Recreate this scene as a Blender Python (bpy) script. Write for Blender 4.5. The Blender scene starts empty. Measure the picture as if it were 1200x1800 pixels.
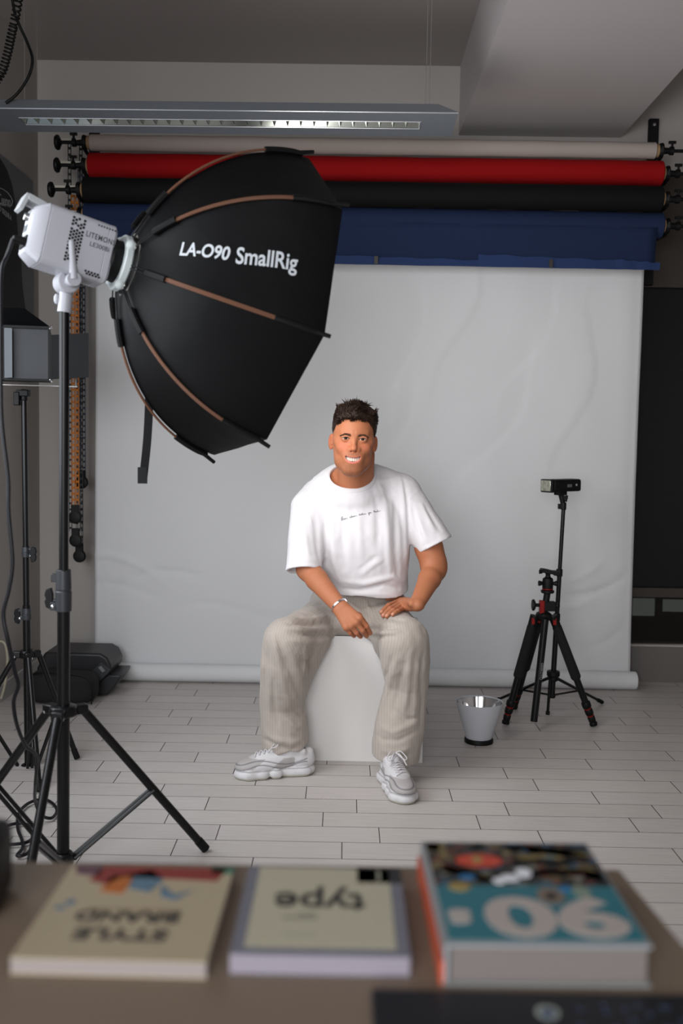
import bpy, bmesh, math, random
import numpy as np
from mathutils import Vector, Matrix, noise
from mathutils.bvhtree import BVHTree
rnd = random.Random(7)
PI = math.pi
SC = bpy.context.scene
COL = SC.collection

# ------------------------------------------------------------------ camera
CF = 1750.0                     # focal length in pixels of a 1200x1800 frame
YAW, PITCH, ROLL, CH = 0.0043, math.radians(4.02), 0.0165, 1.25
F = Vector((-math.sin(YAW)*math.cos(PITCH), math.cos(YAW)*math.cos(PITCH), -math.sin(PITCH)))
R0 = Vector((math.cos(YAW), math.sin(YAW), 0)); U0 = R0.cross(F)
RV = math.cos(ROLL)*R0 + math.sin(ROLL)*U0; UV = RV.cross(F)
CAM = Vector((0, 0, CH))
cd = bpy.data.cameras.new('camera'); cam = bpy.data.objects.new('camera', cd); COL.objects.link(cam)
cam.matrix_world = Matrix(((RV.x, UV.x, -F.x, 0), (RV.y, UV.y, -F.y, 0), (RV.z, UV.z, -F.z, CH), (0, 0, 0, 1)))
cd.sensor_fit = 'VERTICAL'; cd.sensor_height = 36.0; cd.lens = CF/1800*36.0
cd.clip_start = 0.05
cd.dof.use_dof = True; cd.dof.focus_distance = 3.72; cd.dof.aperture_fstop = 2.6
SC.camera = cam
def ray(px, py): return RV*((px-600)/CF) - UV*((py-900)/CF) + F
def PY(px, py, Y):
    d = ray(px, py); return CAM + d*(Y/d.y)
def PZ(px, py, z=0.0):
    d = ray(px, py); return CAM + d*((z-CH)/d.z)

# ------------------------------------------------------------------ world, lights, exposure
w = bpy.data.worlds.new('world'); SC.world = w; w.use_nodes = True
w.node_tree.nodes['Background'].inputs[0].default_value = (0.75, 0.85, 1.0, 1)
w.node_tree.nodes['Background'].inputs[1].default_value = 0.35
SC.view_settings.view_transform = 'Standard'; SC.view_settings.look = 'None'
SC.view_settings.exposure = 0.0; SC.view_settings.gamma = 1.0
SC.view_settings.use_curve_mapping = False
def area_light(name, loc, target, sx, sy, power, colr):
    l = bpy.data.lights.new(name, 'AREA'); l.shape = 'RECTANGLE'; l.size = sx; l.size_y = sy
    l.energy = power; l.color = colr
    o = bpy.data.objects.new(name, l); COL.objects.link(o)
    o.location = loc
    o.rotation_euler = (Vector(target)-Vector(loc)).to_track_quat('-Z', 'Y').to_euler()
    return o
# daylight through the two windows behind the camera
WIN_Y = -1.9
area_light('daylight_front_window', (-0.75, WIN_Y+0.06, 1.55), (-0.75, 5, 0.9), 1.5, 1.5, 112, (0.93, 0.96, 1.0))
area_light('daylight_small_window', (1.5, WIN_Y+0.06, 1.55), (1.5, 5, 0.9), 0.9, 1.5, 10, (0.93, 0.96, 1.0))
l_ = area_light('daylight_side_window', (-1.60, 2.6, 1.6), (0.6, 3.6, 0.2), 1.5, 1.4, 26, (0.90, 0.95, 1.0)); l_.data.spread = math.radians(150)
SOFTBOX_EMISSION = 7.6

# ------------------------------------------------------------------ helpers
def link(o):
    COL.objects.link(o); return o
def tag(o, label=None, cat=None, group=None, kind=None):
    if label: o['label'] = label
    if cat: o['category'] = cat
    if group: o['group'] = group
    if kind: o['kind'] = kind
    return o
def thing(name, label, cat, loc=(0, 0, 0), group=None):
    o = link(bpy.data.objects.new(name, None)); o.location = loc; o.empty_display_size = 0.05
    return tag(o, label, cat, group)

def srgb(r, g, b):
    f = lambda c: (c/255/12.92) if c/255 <= 0.04045 else ((c/255+0.055)/1.055)**2.4
    return (f(r), f(g), f(b), 1)
MATS = {}
def mat(name, col, rough=0.6, metal=0.0, bump=None, var=None, spec=0.5, emit=None, coat=0, sheen=0, trans=0, sss=0, ior=1.45):
    """bump=(scale,strength,distance[,stretch xyz]) var=(scale, amount)"""
    if name in MATS: return MATS[name]
    m = bpy.data.materials.new(name); m.use_nodes = True; MATS[name] = m
    nt = m.node_tree; b = nt.nodes['Principled BSDF']
    b.inputs['Base Color'].default_value = col
    b.inputs['Roughness'].default_value = rough; b.inputs['Metallic'].default_value = metal
    b.inputs['Specular IOR Level'].default_value = spec
    b.inputs['Coat Weight'].default_value = coat
    b.inputs['Sheen Weight'].default_value = sheen
    b.inputs['Transmission Weight'].default_value = trans
    b.inputs['IOR'].default_value = ior
    if sss:
        b.inputs['Subsurface Weight'].default_value = sss
        b.inputs['Subsurface Radius'].default_value = (1.0, 0.35, 0.2); b.inputs['Subsurface Scale'].default_value = 0.008
    if emit:
        b.inputs['Emission Color'].default_value = emit[0]; b.inputs['Emission Strength'].default_value = emit[1]
    tc = None
    if bump or var: tc = nt.nodes.new('ShaderNodeTexCoord')
    if bump:
        mp = nt.nodes.new('ShaderNodeMapping'); nz = nt.nodes.new('ShaderNodeTexNoise'); bp = nt.nodes.new('ShaderNodeBump')
        nt.links.new(tc.outputs['Object'], mp.inputs[0]); nt.links.new(mp.outputs[0], nz.inputs[0])
        if len(bump) > 3: mp.inputs['Scale'].default_value = bump[3]
        nz.inputs['Scale'].default_value = bump[0]; nz.inputs['Detail'].default_value = 5
        bp.inputs['Strength'].default_value = bump[1]; bp.inputs['Distance'].default_value = bump[2]
        nt.links.new(nz.outputs['Fac'], bp.inputs['Height']); nt.links.new(bp.outputs[0], b.inputs['Normal'])
    if var:
        nz = nt.nodes.new('ShaderNodeTexNoise'); nz.inputs['Scale'].default_value = var[0]; nz.inputs['Detail'].default_value = 6
        mx = nt.nodes.new('ShaderNodeMix'); mx.data_type = 'RGBA'; mx.blend_type = 'MULTIPLY'
        rp = nt.nodes.new('ShaderNodeMapRange'); rp.inputs[3].default_value = 1-var[1]; rp.inputs[4].default_value = 1+var[1]*0.4
        nt.links.new(tc.outputs['Object'], nz.inputs[0]); nt.links.new(nz.outputs['Fac'], rp.inputs[0])
        mx.inputs[0].default_value = 1; mx.inputs[6].default_value = col
        nt.links.new(rp.outputs[0], mx.inputs[7]); nt.links.new(mx.outputs[2], b.inputs['Base Color'])
    return m
def vcmat(name, rough=0.6, bump=None, sss=0, spec=0.5, base_attr='Col', sheen=0):
    m = mat(name, (0.8, 0.8, 0.8, 1), rough, bump=bump, sss=sss, spec=spec, sheen=sheen)
    nt = m.node_tree; a = nt.nodes.new('ShaderNodeAttribute'); a.attribute_name = base_attr
    nt.links.new(a.outputs['Color'], nt.nodes['Principled BSDF'].inputs['Base Color']); return m

def frame(d, up=Vector((0, 0, 1))):
    d = d.normalized()
    if abs(d.dot(up)) > 0.98: up = Vector((0, 1, 0))
    a = d.cross(up).normalized(); b = a.cross(d).normalized()
    return a, b
class MB:
    def __init__(s): s.v = []; s.f = []; s.m = []; s.cm = 0; s.c = None
    def add(s, vs, fs):
        n = len(s.v); s.v += [tuple(p) for p in vs]; s.f += [tuple(i+n for i in f) for f in fs]; s.m += [s.cm]*len(fs); return s
    def mi(s, i): s.cm = i; return s
    def box(s, c, sz, M=None):
        x, y, z = sz[0]/2, sz[1]/2, sz[2]/2; c = Vector(c)
        vs = [Vector((a*x, b*y, d*z)) for d in (-1, 1) for b in (-1, 1) for a in (-1, 1)]
        vs = [(M @ p if M else p)+c for p in vs]
        return s.add(vs, [(0, 2, 3, 1), (4, 5, 7, 6), (0, 1, 5, 4), (2, 6, 7, 3), (0, 4, 6, 2), (1, 3, 7, 5)])
    def hexa(s, p):   # 8 points: bottom 4 ccw, top 4 ccw
        return s.add(p, [(3, 2, 1, 0), (4, 5, 6, 7), (0, 1, 5, 4), (1, 2, 6, 5), (2, 3, 7, 6), (3, 0, 4, 7)])
    def tube(s, path, r, n=12, caps=True, closed=False):
        path = [Vector(p) for p in path]; k = len(path)
        rr = r if isinstance(r, (list, tuple)) else [r]*k
        vs = []; a = None
        for i, p in enumerate(path):
            if closed: d = path[(i+1) % k]-path[i-1]
            else: d = path[min(i+1, k-1)]-path[max(i-1, 0)]
            if d.length < 1e-9: d = Vector((0, 0, 1))
            d.normalize()
            if a is None: a, b = frame(d)
            else:
                a = (a-d*a.dot(d)).normalized(); b = a.cross(d)
            for j in range(n):
                t = 2*PI*j/n; vs.append(p+(a*math.cos(t)+b*math.sin(t))*rr[i])
        fs = []
        for i in range(k if closed else k-1):
            for j in range(n):
                q = (i+1) % k
                fs.append((i*n+j, i*n+(j+1) % n, q*n+(j+1) % n, q*n+j))
        if caps and not closed: fs += [tuple(range(n-1, -1, -1)), tuple(range((k-1)*n, k*n))]
        return s.add(vs, fs)
    def lathe(s, o, ax, prof, n=32, caps=True):   # prof: (distance along axis, radius)
        o = Vector(o); ax = Vector(ax).normalized(); a, b = frame(ax)
        vs = [o+ax*h+(a*math.cos(2*PI*j/n)+b*math.sin(2*PI*j/n))*r for h, r in prof for j in range(n)]
        fs = [(i*n+j, i*n+(j+1) % n, (i+1)*n+(j+1) % n, (i+1)*n+j) for i in range(len(prof)-1) for j in range(n)]
        if caps: fs += [tuple(range(n-1, -1, -1)), tuple(range((len(prof)-1)*n, len(prof)*n))]
        return s.add(vs, fs)
    def prism(s, pts, thick, M):   # 2D outline extruded along local z, M places it
        n = len(pts)
        vs = [M @ Vector((x, y, 0)) for x, y in pts]+[M @ Vector((x, y, thick)) for x, y in pts]
        return s.add(vs, [tuple(range(n-1, -1, -1)), tuple(range(n, 2*n))]+[(i, (i+1) % n, n+(i+1) % n, n+i) for i in range(n)])
    def sphere(s, c, r, n=16, sc=(1, 1, 1), M=None):
        c = Vector(c); vs = []; m = n//2
        for i in range(m+1):
            for j in range(n):
                t = PI*i/m; p = 2*PI*j/n
                q = Vector((r*sc[0]*math.sin(t)*math.cos(p), r*sc[1]*math.sin(t)*math.sin(p), r*sc[2]*math.cos(t)))
                vs.append((M @ q if M else q)+c)
        return s.add(vs, [(i*n+j, (i+1)*n+j, (i+1)*n+(j+1) % n, i*n+(j+1) % n) for i in range(m) for j in range(n)])
    def build(s, name, m, parent=None, bevel=0, smooth=35, label=None, seg=2):
        me = bpy.data.meshes.new(name)
        off = Vector((0, 0, 0))
        root = parent
        while root is not None and root.parent is not None: root = root.parent
        if root is not None: off = root.location
        vs = [(p[0]-off.x, p[1]-off.y, p[2]-off.z) for p in s.v]
        me.from_pydata(vs, [], s.f); me.update(); 
        bm = bmesh.new(); bm.from_mesh(me)
        bmesh.ops.remove_doubles(bm, verts=bm.verts, dist=1e-6)
        bmesh.ops.recalc_face_normals(bm, faces=bm.faces)
        bm.to_mesh(me); bm.free()
        ms = m if isinstance(m, (list, tuple)) else [m]
        for q in ms: me.materials.append(q)
        if len(ms) > 1 and len(me.polygons) == len(s.m):
            me.polygons.foreach_set('material_index', s.m)
        o = link(bpy.data.objects.new(name, me))
        if smooth:
            me.polygons.foreach_set('use_smooth', [True]*len(me.polygons))
            try: me.set_sharp_from_angle(angle=math.radians(smooth))
            except Exception: pass
        if parent is not None: o.parent = parent
        if bevel:
            bv = o.modifiers.new('bevel', 'BEVEL'); bv.width = bevel; bv.segments = seg; bv.limit_method = 'ANGLE'; bv.angle_limit = math.radians(40)
            bv.harden_normals = False
        if label: o['label'] = label
        return o
def catmull(pts, n=8):
    P = [Vector(p) for p in pts]; out = []
    for i in range(len(P)-1):
        p0 = P[max(i-1, 0)]; p1 = P[i]; p2 = P[i+1]; p3 = P[min(i+2, len(P)-1)]
        for k in range(n):
            t = k/n
            out.append(0.5*((2*p1)+(p2-p0)*t+(2*p0-5*p1+4*p2-p3)*t*t+(3*p1-p0-3*p2+p3)*t**3))
    out.append(P[-1]); return out
def text_mesh(txt, size, extrude=0.0, font_shear=0, spacing=1.0, bold=0.0, align='CENTER'):
    """returns (verts as Vectors in 2D plane x,y,z, faces)"""
    c = bpy.data.curves.new('t', 'FONT'); c.body = txt; c.size = size; c.extrude = extrude; c.shear = font_shear
    c.space_character = spacing; c.offset = bold; c.align_x = align; c.align_y = 'CENTER'; c.resolution_u = 4
    o = bpy.data.objects.new('t', c); COL.objects.link(o)
    dg = bpy.context.evaluated_depsgraph_get(); me = bpy.data.meshes.new_from_object(o.evaluated_get(dg))
    vs = [v.co.copy() for v in me.vertices]; fs = [tuple(p.vertices) for p in me.polygons]
    bpy.data.objects.remove(o); bpy.data.curves.remove(c); bpy.data.meshes.remove(me)
    return vs, fs
def plane_M(o, x, up):
    """matrix whose local x runs along x, y roughly along up, z out"""
    x = Vector(x).normalized(); z = x.cross(Vector(up)).normalized(); y = z.cross(x)
    return Matrix(((x.x, y.x, z.x, o[0]), (x.y, y.y, z.y, o[1]), (x.z, y.z, z.z, o[2]), (0, 0, 0, 1)))
black = mat('black_metal', srgb(9, 9, 11), 0.33, bump=(300, 0.05, 0.001), spec=.4)
blackp = mat('black_plastic', srgb(9, 9, 10), 0.55, bump=(400, 0.08, 0.001), spec=.3)
chrome = mat('chrome', (0.8, 0.8, 0.82, 1), 0.18, 1.0)
whitep = mat('white_plastic', srgb(205, 205, 208), 0.35)
# ------------------------------------------------------------------ the room
WY = 5.25; XL = -1.62; XR = 3.3; YF = WIN_Y; ZC = 3.18
wallm = mat('wall_paint', srgb(170, 164, 159), 0.85, bump=(60, 0.08, 0.002), var=(1.5, 0.05))
ceilm = mat('ceiling_paint', srgb(160, 153, 149), .9, bump=(60, .05, .002)); beamm = mat('beam_paint', srgb(188, 182, 182), .9, bump=(60, .05, .002))
def struct(o, label=None):
    o['kind'] = 'structure'
    if label: o['label'] = label
    return o
# floor: individually laid plank tiles with measured joint offsets, one mesh
TH, TL, Y0 = 0.1249, 0.5155, 3.162
offs = {14: -.84, 13: -.727, 12: -.938, 11: -.634, 10: -.785, 9: -.678, 8: -.883, 7: -.4775, 6: -.729, 5: -.573, 4: -.922, 3: -.829, 2: -.64, 1: -.461, 0: -.059, -1: -.391}
tm = bpy.data.materials.new('floor_tiles'); tm.use_nodes = True
nt = tm.node_tree; bs = nt.nodes['Principled BSDF']; bs.inputs['Roughness'].default_value = 0.42; bs.inputs['Specular IOR Level'].default_value = 0.35
at = nt.nodes.new('ShaderNodeAttribute'); at.attribute_name = 'Col'
tc = nt.nodes.new('ShaderNodeTexCoord'); mp = nt.nodes.new('ShaderNodeMapping'); mp.inputs['Scale'].default_value = (3, 60, 1)
nz = nt.nodes.new('ShaderNodeTexNoise'); nz.inputs['Scale'].default_value = 2.2; nz.inputs['Detail'].default_value = 8; nz.inputs['Roughness'].default_value = .65
rp = nt.nodes.new('ShaderNodeMapRange'); rp.inputs[1].default_value = .3; rp.inputs[2].default_value = .7; rp.inputs[3].default_value = 0.86; rp.inputs[4].default_value = 1.06
mx = nt.nodes.new('ShaderNodeMix'); mx.data_type = 'RGBA'; mx.blend_type = 'MULTIPLY'; mx.inputs[0].default_value = 1
nt.links.new(tc.outputs['Object'], mp.inputs[0]); nt.links.new(mp.outputs[0], nz.inputs[0]); nt.links.new(nz.outputs['Fac'], rp.inputs[0])
nt.links.new(at.outputs['Color'], mx.inputs[6]); nt.links.new(rp.outputs[0], mx.inputs[7]); nt.links.new(mx.outputs[2], bs.inputs['Base Color'])
nt.links.new(rp.outputs[0], bs.inputs['Roughness'])
bpn = nt.nodes.new('ShaderNodeBump'); bpn.inputs['Strength'].default_value = .08; bpn.inputs['Distance'].default_value = .001
nt.links.new(nz.outputs['Fac'], bpn.inputs['Height']); nt.links.new(bpn.outputs[0], bs.inputs['Normal'])
rgh = nt.nodes.new('ShaderNodeMath'); rgh.operation = 'MULTIPLY'; rgh.inputs[1].default_value = 0.45
nt.links.new(rp.outputs[0], rgh.inputs[0]); nt.links.new(rgh.outputs[0], bs.inputs['Roughness'])
vs, fs, cols = [], [], []
def quad(x0, x1, y0, y1, z, c):
    n = len(vs); vs.extend([(x0, y0, z), (x1, y0, z), (x1, y1, z), (x0, y1, z)]); fs.append((n, n+1, n+2, n+3)); cols.append(c)
grout = srgb(56, 49, 44)
quad(XL-.2, XR+.2, YF-.2, WY+.2, -0.0015, grout)
k = math.ceil((WY-Y0)/TH)
g = 0.0015
while Y0+k*TH > YF-.1:
    y0 = Y0+k*TH; y1 = y0+TH
    o = offs.get(k-0, rnd.uniform(-TL, 0)); x = o-math.ceil((o-XL)/TL)*TL-TL
    while x < XR:
        t = rnd.uniform(.95, 1.03); c0 = (.53*t, .492*t*rnd.uniform(.99, 1.0), .47*t*rnd.uniform(.98, 1.0), 1)
        xa = max(x+g, XL); xb = min(x+TL-g, XR)
        if xb > xa: quad(xa, xb, y0+g*.8, min(y1-g*.8, WY), 0, c0)
        x += TL
    k -= 1
me = bpy.data.meshes.new('floor'); me.from_pydata(vs, [], fs)
ca = me.color_attributes.new('Col', 'FLOAT_COLOR', 'CORNER')
ca.data.foreach_set('color', [q for c in cols for _ in range(4) for q in c])
me.materials.append(tm); struct(link(bpy.data.objects.new('floor', me)))
def slab(name, x0, x1, y0, y1, z0, z1, m, bevel=0):
    return struct(MB().box(((x0+x1)/2, (y0+y1)/2, (z0+z1)/2), (x1-x0, y1-y0, z1-z0)).build(name, m, bevel=bevel, smooth=0))
slab('ceiling', XL-.2, XR+.2, YF-.2, WY+.2, ZC, ZC+.1, ceilm)
wl = MB()      # left wall with the window opening that lights the studio from the side
for y0, y1, z0, z1 in ((YF-.2, 1.8, 0, ZC), (1.8, 3.4, 0, .9), (1.8, 3.4, 2.35, ZC), (3.4, WY+.2, 0, ZC)):
    wl.box((XL-.05, (y0+y1)/2, (z0+z1)/2), (.1, y1-y0, z1-z0))
struct(wl.build('wall_left', wallm, smooth=0))
slab('wall_right', XR, XR+.1, YF-.2, WY+.2, 0, ZC, wallm)
# back wall with the opening of the dark display window on its right
WX0 = 1.18
wb = MB(); wb.box(((XL+WX0)/2, WY+.05, ZC/2), (WX0-XL, .1, ZC)); wb.box(((WX0+XR)/2, WY+.05, (2.66+ZC)/2), (XR-WX0, .1, ZC-2.66))
wb.box(((WX0+XR)/2, WY+.05, .1), (XR-WX0, .1, .2))
struct(wb.build('wall_back', wallm, smooth=0))
# wall behind the camera with its two window openings
wf = MB()
for x0, x1, z0, z1 in ((XL, -1.5, 0, ZC), (-1.5, 0, 0, .8), (-1.5, 0, 2.3, ZC), (0, 1.05, 0, ZC), (1.05, 1.95, 0, .8), (1.05, 1.95, 2.3, ZC), (1.95, XR, 0, ZC)):
    wf.box(((x0+x1)/2, YF-.05, (z0+z1)/2), (x1-x0, .1, z1-z0))
struct(wf.build('wall_front', wallm, smooth=0))
# dropped beam (boxed) running along the ceiling
b0 = PY(806, 238, WY); b1 = PY(1090, 240, WY)
slab('trim_1', b0.x, b1.x, YF, WY, b0.z, ZC, beamm).update_tag()
slab('baseboard_left', XL, XL+.012, YF, WY, 0, .08, mat('baseboard_paint', srgb(190, 188, 184), .5))
# pale column strip in the left corner
# display window on the right: brown fascia, black pane, low pane with added glowing panels behind, grey plinth
brown = mat('brown_frame', srgb(58, 50, 44), .5); dark = mat('dark_interior', srgb(10, 13, 15), .6)
wz = lambda py: PY(1165, py, WY).z
def wpart(name, z0, z1, m, y=WY+.0, x0=WX0, th=.04, parent=None, bevel=0):
    return MB().box(((x0+XR)/2, y+th/2, (z0+z1)/2), (XR-x0, th, z1-z0)).build(name, m, parent, bevel=bevel, smooth=0)
win = struct(wpart('window_1', wz(505), 2.66, brown))
wpart('black_pane', wz(1034), wz(505), mat('black_glass', srgb(13, 16, 19), .22), WY+.03, th=.02, parent=win)
wpart('sill_rail', wz(1050), wz(1034), brown, WY+.0, parent=win)
wpart('bottom_rail', wz(1149), wz(1144), dark, WY-.004, parent=win)
lp = wpart('low_pane', wz(1144), wz(1050), mat('smoked_glass', (.16, .145, .13, 1), .08, trans=.96, ior=1.3), WY+.035, th=.006, parent=win)
wpart('inner_backing', wz(1149)-.02, wz(1040), mat('inner_brown', srgb(60, 54, 50), .7), WY+.2, th=.01, parent=win)
pl = mat('pale_glow_panel', srgb(120, 140, 140), .6, emit=((.50, .62, .62, 1), 0.45))  # added glowing panels, stand in for pale patches of light in the glass
for (xa, xb, ya, yb) in ((1113, 1150, 1052, 1083), (1166, 1215, 1054, 1076)):
    a = PY(xa, ya, WY+.18); b = PY(xb, yb, WY+.18)
    MB().box(((a.x+b.x)/2, WY+.19, (a.z+b.z)/2), (b.x-a.x, .01, a.z-b.z)).build('pale_patch_panel', pl, win, smooth=0)
struct(MB().box(((WX0+XR)/2, WY-.006, .095), (XR-WX0, .014, .19)).build('baseboard_back', mat('plinth', srgb(104, 100, 96), .7), smooth=0))

# ------------------------------------------------------------------ backdrop rack: brackets, rolls, hung paper
redp = mat('red_paper', srgb(142, 13, 16), .85, spec=.15, bump=(25, .06, .004, (1, 3, 3)))
blkp = mat('black_paper', srgb(13, 12, 12), .8, spec=.2, bump=(30, .05, .003)); navy = mat('navy_paper', srgb(31, 42, 70), .85, spec=.15, bump=(12, .12, .01, (1, 2, 2)))
whtp = mat('white_paper', srgb(215, 208, 204), .8)
card = mat('cardboard_core', srgb(150, 120, 85), .9)
cream = mat('cream_plastic', srgb(190, 185, 170), .5)
def roll(name, label, pl_, pr_, rad, Y, m, drop=None, knobL=True):
    a = PY(pl_[0], pl_[1], Y); b = PY(pr_[0], pr_[1], Y); d = (b-a).normalized()
    t = thing(name, label, 'backdrop roll', tuple((a+b)/2), 'backdrop paper rolls on the wall rack')
    prof = [(0, rad*.62), (.001, rad-.004), (.005, rad)]
    L = (b-a).length; prof += [(L*i/24, rad+.0012*math.sin(i*2.1)) for i in range(1, 24)]+[(L-.005, rad), (L-.001, rad-.004), (L, rad*.62)]
    MB().lathe(a, d, prof, 40).build('paper', m, t)
    MB().lathe(a-d*.012, d, [(0, .027), (0, .031), (L+.024, .031), (L+.024, .027)], 24).build('cardboard_core', card, t)
    for sgn, e in ((-1, a), (1, b)):
        q = d*sgn
        h = MB(); h.lathe(e+q*.012, q, [(0, .03), (.012, .036), (.02, .036), (.024, .016), (.05, .014), (.055, .02), (.072, .02), (.074, .008), (.14, .008)], 18)
        eo = h.build('expander', blackp, t)
        k = MB(); k.lathe(e+q*.135, q, [(0, .01), (.008, .022), (.013, .034), (.022, .036), (.03, .03), (.032, .012)], 20)
        k.build('turning_knob', blackp, t)
        wk = MB(); wk.tube([e+q*.078, e+q*.078+Vector((0, 0, .034))], .006, 8); wk.box(e+q*.078+Vector((0, 0, .04)), (.034, .012, .012))
        wk.build('locking_screw', blackp, t)
        if sgn < 0:
            MB().box(e+q*.085+Vector((0, 0, .012)), (.10, .02, .010)).build('cream_bar', cream, t, label='cream plastic retaining bar')
    return t, a, b
r1 = roll('backdrop_roll', 'thin roll of white paper, topmost on the wall rack', (158, 251), (1152, 265), .038, 4.86, mat('cream_paper', srgb(162, 151, 144), .85, spec=.2))
r2 = roll('backdrop_roll', 'thick roll of red backdrop paper under the white roll', (157, 291), (1163, 305), .058, 4.86, redp)
r3 = roll('backdrop_roll', 'thick roll of black backdrop paper between the red and navy rolls', (148, 334), (1162, 350), .058, 4.74, blkp)
r4 = roll('backdrop_roll', 'roll of navy blue paper with a short sheet hanging from it', (150, 378), (1163, 397), .060, 4.80, navy)
# navy sheet hanging off the fourth roll, lower edge folded up in lighter flaps
a, b = r4[1], r4[2]; d = (b-a).normalized(); L = (b-a).length
def sheet(name, m, parent, x0, x1, rows, nx=60, wob=.004, th=.0012, seed=0):
    """rows: list of (z offset, y offset) relative to roll axis line"""
    vs = []; 
    for (dz, dy) in rows:
        for i in range(nx+1):
            p = a+d*(x0+(x1-x0)*i/nx); n = noise.noise(Vector((i*.13+seed, dz*9, seed)))
            vs.append(p+Vector((0, dy+wob*n, dz)))
    fs = [(j*(nx+1)+i, j*(nx+1)+i+1, (j+1)*(nx+1)+i+1, (j+1)*(nx+1)+i) for j in range(len(rows)-1) for i in range(nx)]
    o = MB().add(vs, fs).build(name, m, parent); so = o.modifiers.new('s', 'SOLIDIFY'); so.thickness = th; return o
sh = sheet('hanging_sheet', navy, r4[0], .01, L-.035, [(-.02, -.057), (-.05, -.045), (-.09, -.033), (-.14, -.03), (-.19, -.032), (-.206, -.034)], wob=.006)
fl = MB(); segs = [(.0, .62, .050), (.62, 1.13, .052), (1.14, 1.86, .040), (1.86, 2.50, .056), (2.50, L-.015, .044)]
for i, (x0, x1, h) in enumerate(segs):
    n = 14; vs = []
    for j in range(n+1):
        p = a+d*(x0+(x1-x0)*j/n); u = j/n
        hh = h*(1.0-.30*u)+.003*math.sin(j*1.7+i)
        vs += [p+Vector((0, -.034, -.212)), p+Vector((0, -.043-.004*math.sin(j+i), -.214)), p+Vector((0, -.045-.003*math.sin(j*.8), -.212+hh)), p+Vector((0, -.040, -.212+hh))]
    fs = []
    for j in range(n):
        for q in range(4): fs.append((j*4+q, j*4+(q+1) % 4, (j+1)*4+(q+1) % 4, (j+1)*4+q))
    fs += [(0, 1, 2, 3), (n*4+3, n*4+2, n*4+1, n*4)]
    fl.add(vs, fs)
fl.build('folded_hem', mat('navy_paper_back', srgb(38, 54, 92), .8, spec=.2, bump=(20, .1, .005)), r4[0])
for x in (.0, 1.86-.49, 1.86+.33): MB().box(a+d*x+Vector((.01, -.052, -.194)), (.018, .004, .036)).build('tape', mat('brown_tape', srgb(52, 48, 44), .4), r4[0])

# white paper: falls from behind the navy roll down to its rest roll on the floor
pt0 = PY(166, 440, 4.93); pt1 = PY(1134, 452, 4.93)
pb0 = PY(167, 1186, 5.12); pb1 = PY(1107, 1186, 5.12)
t = thing('paper_backdrop', 'white seamless paper hanging behind the seated person, rolled up at the floor', 'backdrop', ((pt0.x+pt1.x)/2, 5.1, 0))
pt0.z = pt1.z = 2.30
RR = .047
nx, nz = 160, 150; vs = []
def crease(x, z):
    v = 0
    for (cx, cz, ang, ln, amp, wd) in creases:
        dx, dz = x-cx, z-cz; ca, sa = math.cos(ang), math.sin(ang)
        u = dx*ca+dz*sa; q = -dx*sa+dz*ca+0.06*math.sin(u*7+cx)
        v += amp*math.exp(-(q/wd)**2)*math.exp(-(u/ln)**4)*(1 if q > 0 else .25)
    return v
creases = [(-1.12, .56, -.22, .20, -.012, .025), (-.90, .52, .25, .18, .011, .02), (-1.2, .44, .05, .25, .006, .03), (1.28, .55, .45, .16, .012, .022), (1.10, .46, .2, .15, -.010, .02), (1.32, .28, .6, .12, .01, .02), (1.2, .63, .7, .1, -.008, .02),
           (-.60, .35, .1, .3, .006, .03), (.9, 1.75, 1.2, .35, .005, .12), (.55, 1.85, 1.35, .4, -.006, .09), (.3, 1.7, 1.5, .4, .005, .1), (.75, 1.3, 1.1, .5, .005, .1), (1.15, 1.5, 1.4, .5, -.006, .12), (.2, 1.2, 1.25, .4, .005, .08)]
for j in range(nz+1):
    v = j/nz; z = 2.30+(RR-.0-2.30)*v
    for i in range(nx+1):
        u = i/nx
        xl = pt0.x+(pb0.x-pt0.x)*v; xr = pt1.x+(pb1.x-pt1.x)*v
        x = xl+(xr-xl)*u
        y = 4.93+(5.12-4.93)*v**.9
        n = noise.noise(Vector((x*1.3, z*.55, 3)))*.016+noise.noise(Vector((x*4+z*1.5, z*1.0, 9)))*.005+noise.noise(Vector((x*9, z*7, 5)))*.0012
        edge = .03*math.exp(-((x-xl)/.05)**2)*(1-v)*.6+.012*math.exp(-((xr-x)/.05)**2)
        fade = min(1, (1-v)*8)
        y += (n*1.0+crease(x, z)*1.0)*fade+edge*fade
        vs.append((x, y, z))
for q in range(1, 26):      # goes on round the floor roll, front side towards the room
    th = q/25*1.55*PI
    for i in range(nx+1):
        u = i/nx; x = pb0.x+(pb1.x-pb0.x)*u
        r = RR-.002*(q/25)
        vs.append((x, 5.12-(-r)*0-r*0+(-(r)*math.sin(0))+(r-r*math.cos(th))*-1+0.0, RR-r*math.sin(th)))
fs = [(j*(nx+1)+i, j*(nx+1)+i+1, (j+1)*(nx+1)+i+1, (j+1)*(nx+1)+i) for j in range(nz+25) for i in range(nx)]
pm = mat('backdrop_paper', srgb(213, 213, 214), .82, bump=(2.2, .25, .03, (1, 1, .5)))
o = MB().add(vs, fs).build('paper_sheet', pm, t, smooth=60)
so = o.modifiers.new('s', 'SOLIDIFY'); so.thickness = .0008
rl = MB(); x0 = pb0.x+.0; x1 = PY(1118, 1197, 5.08).x
rl.lathe((pb0.x-.004, 5.12-RR, RR), (1, 0, 0), [(0, .03), (.0, RR-.003), (.003, RR-.0006), (x1-x0-.004, RR-.0006), (x1-x0, RR-.004), (x1-x0, .03)], 40, caps=False)
rl.build('rolled_end', pm, t)
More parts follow.
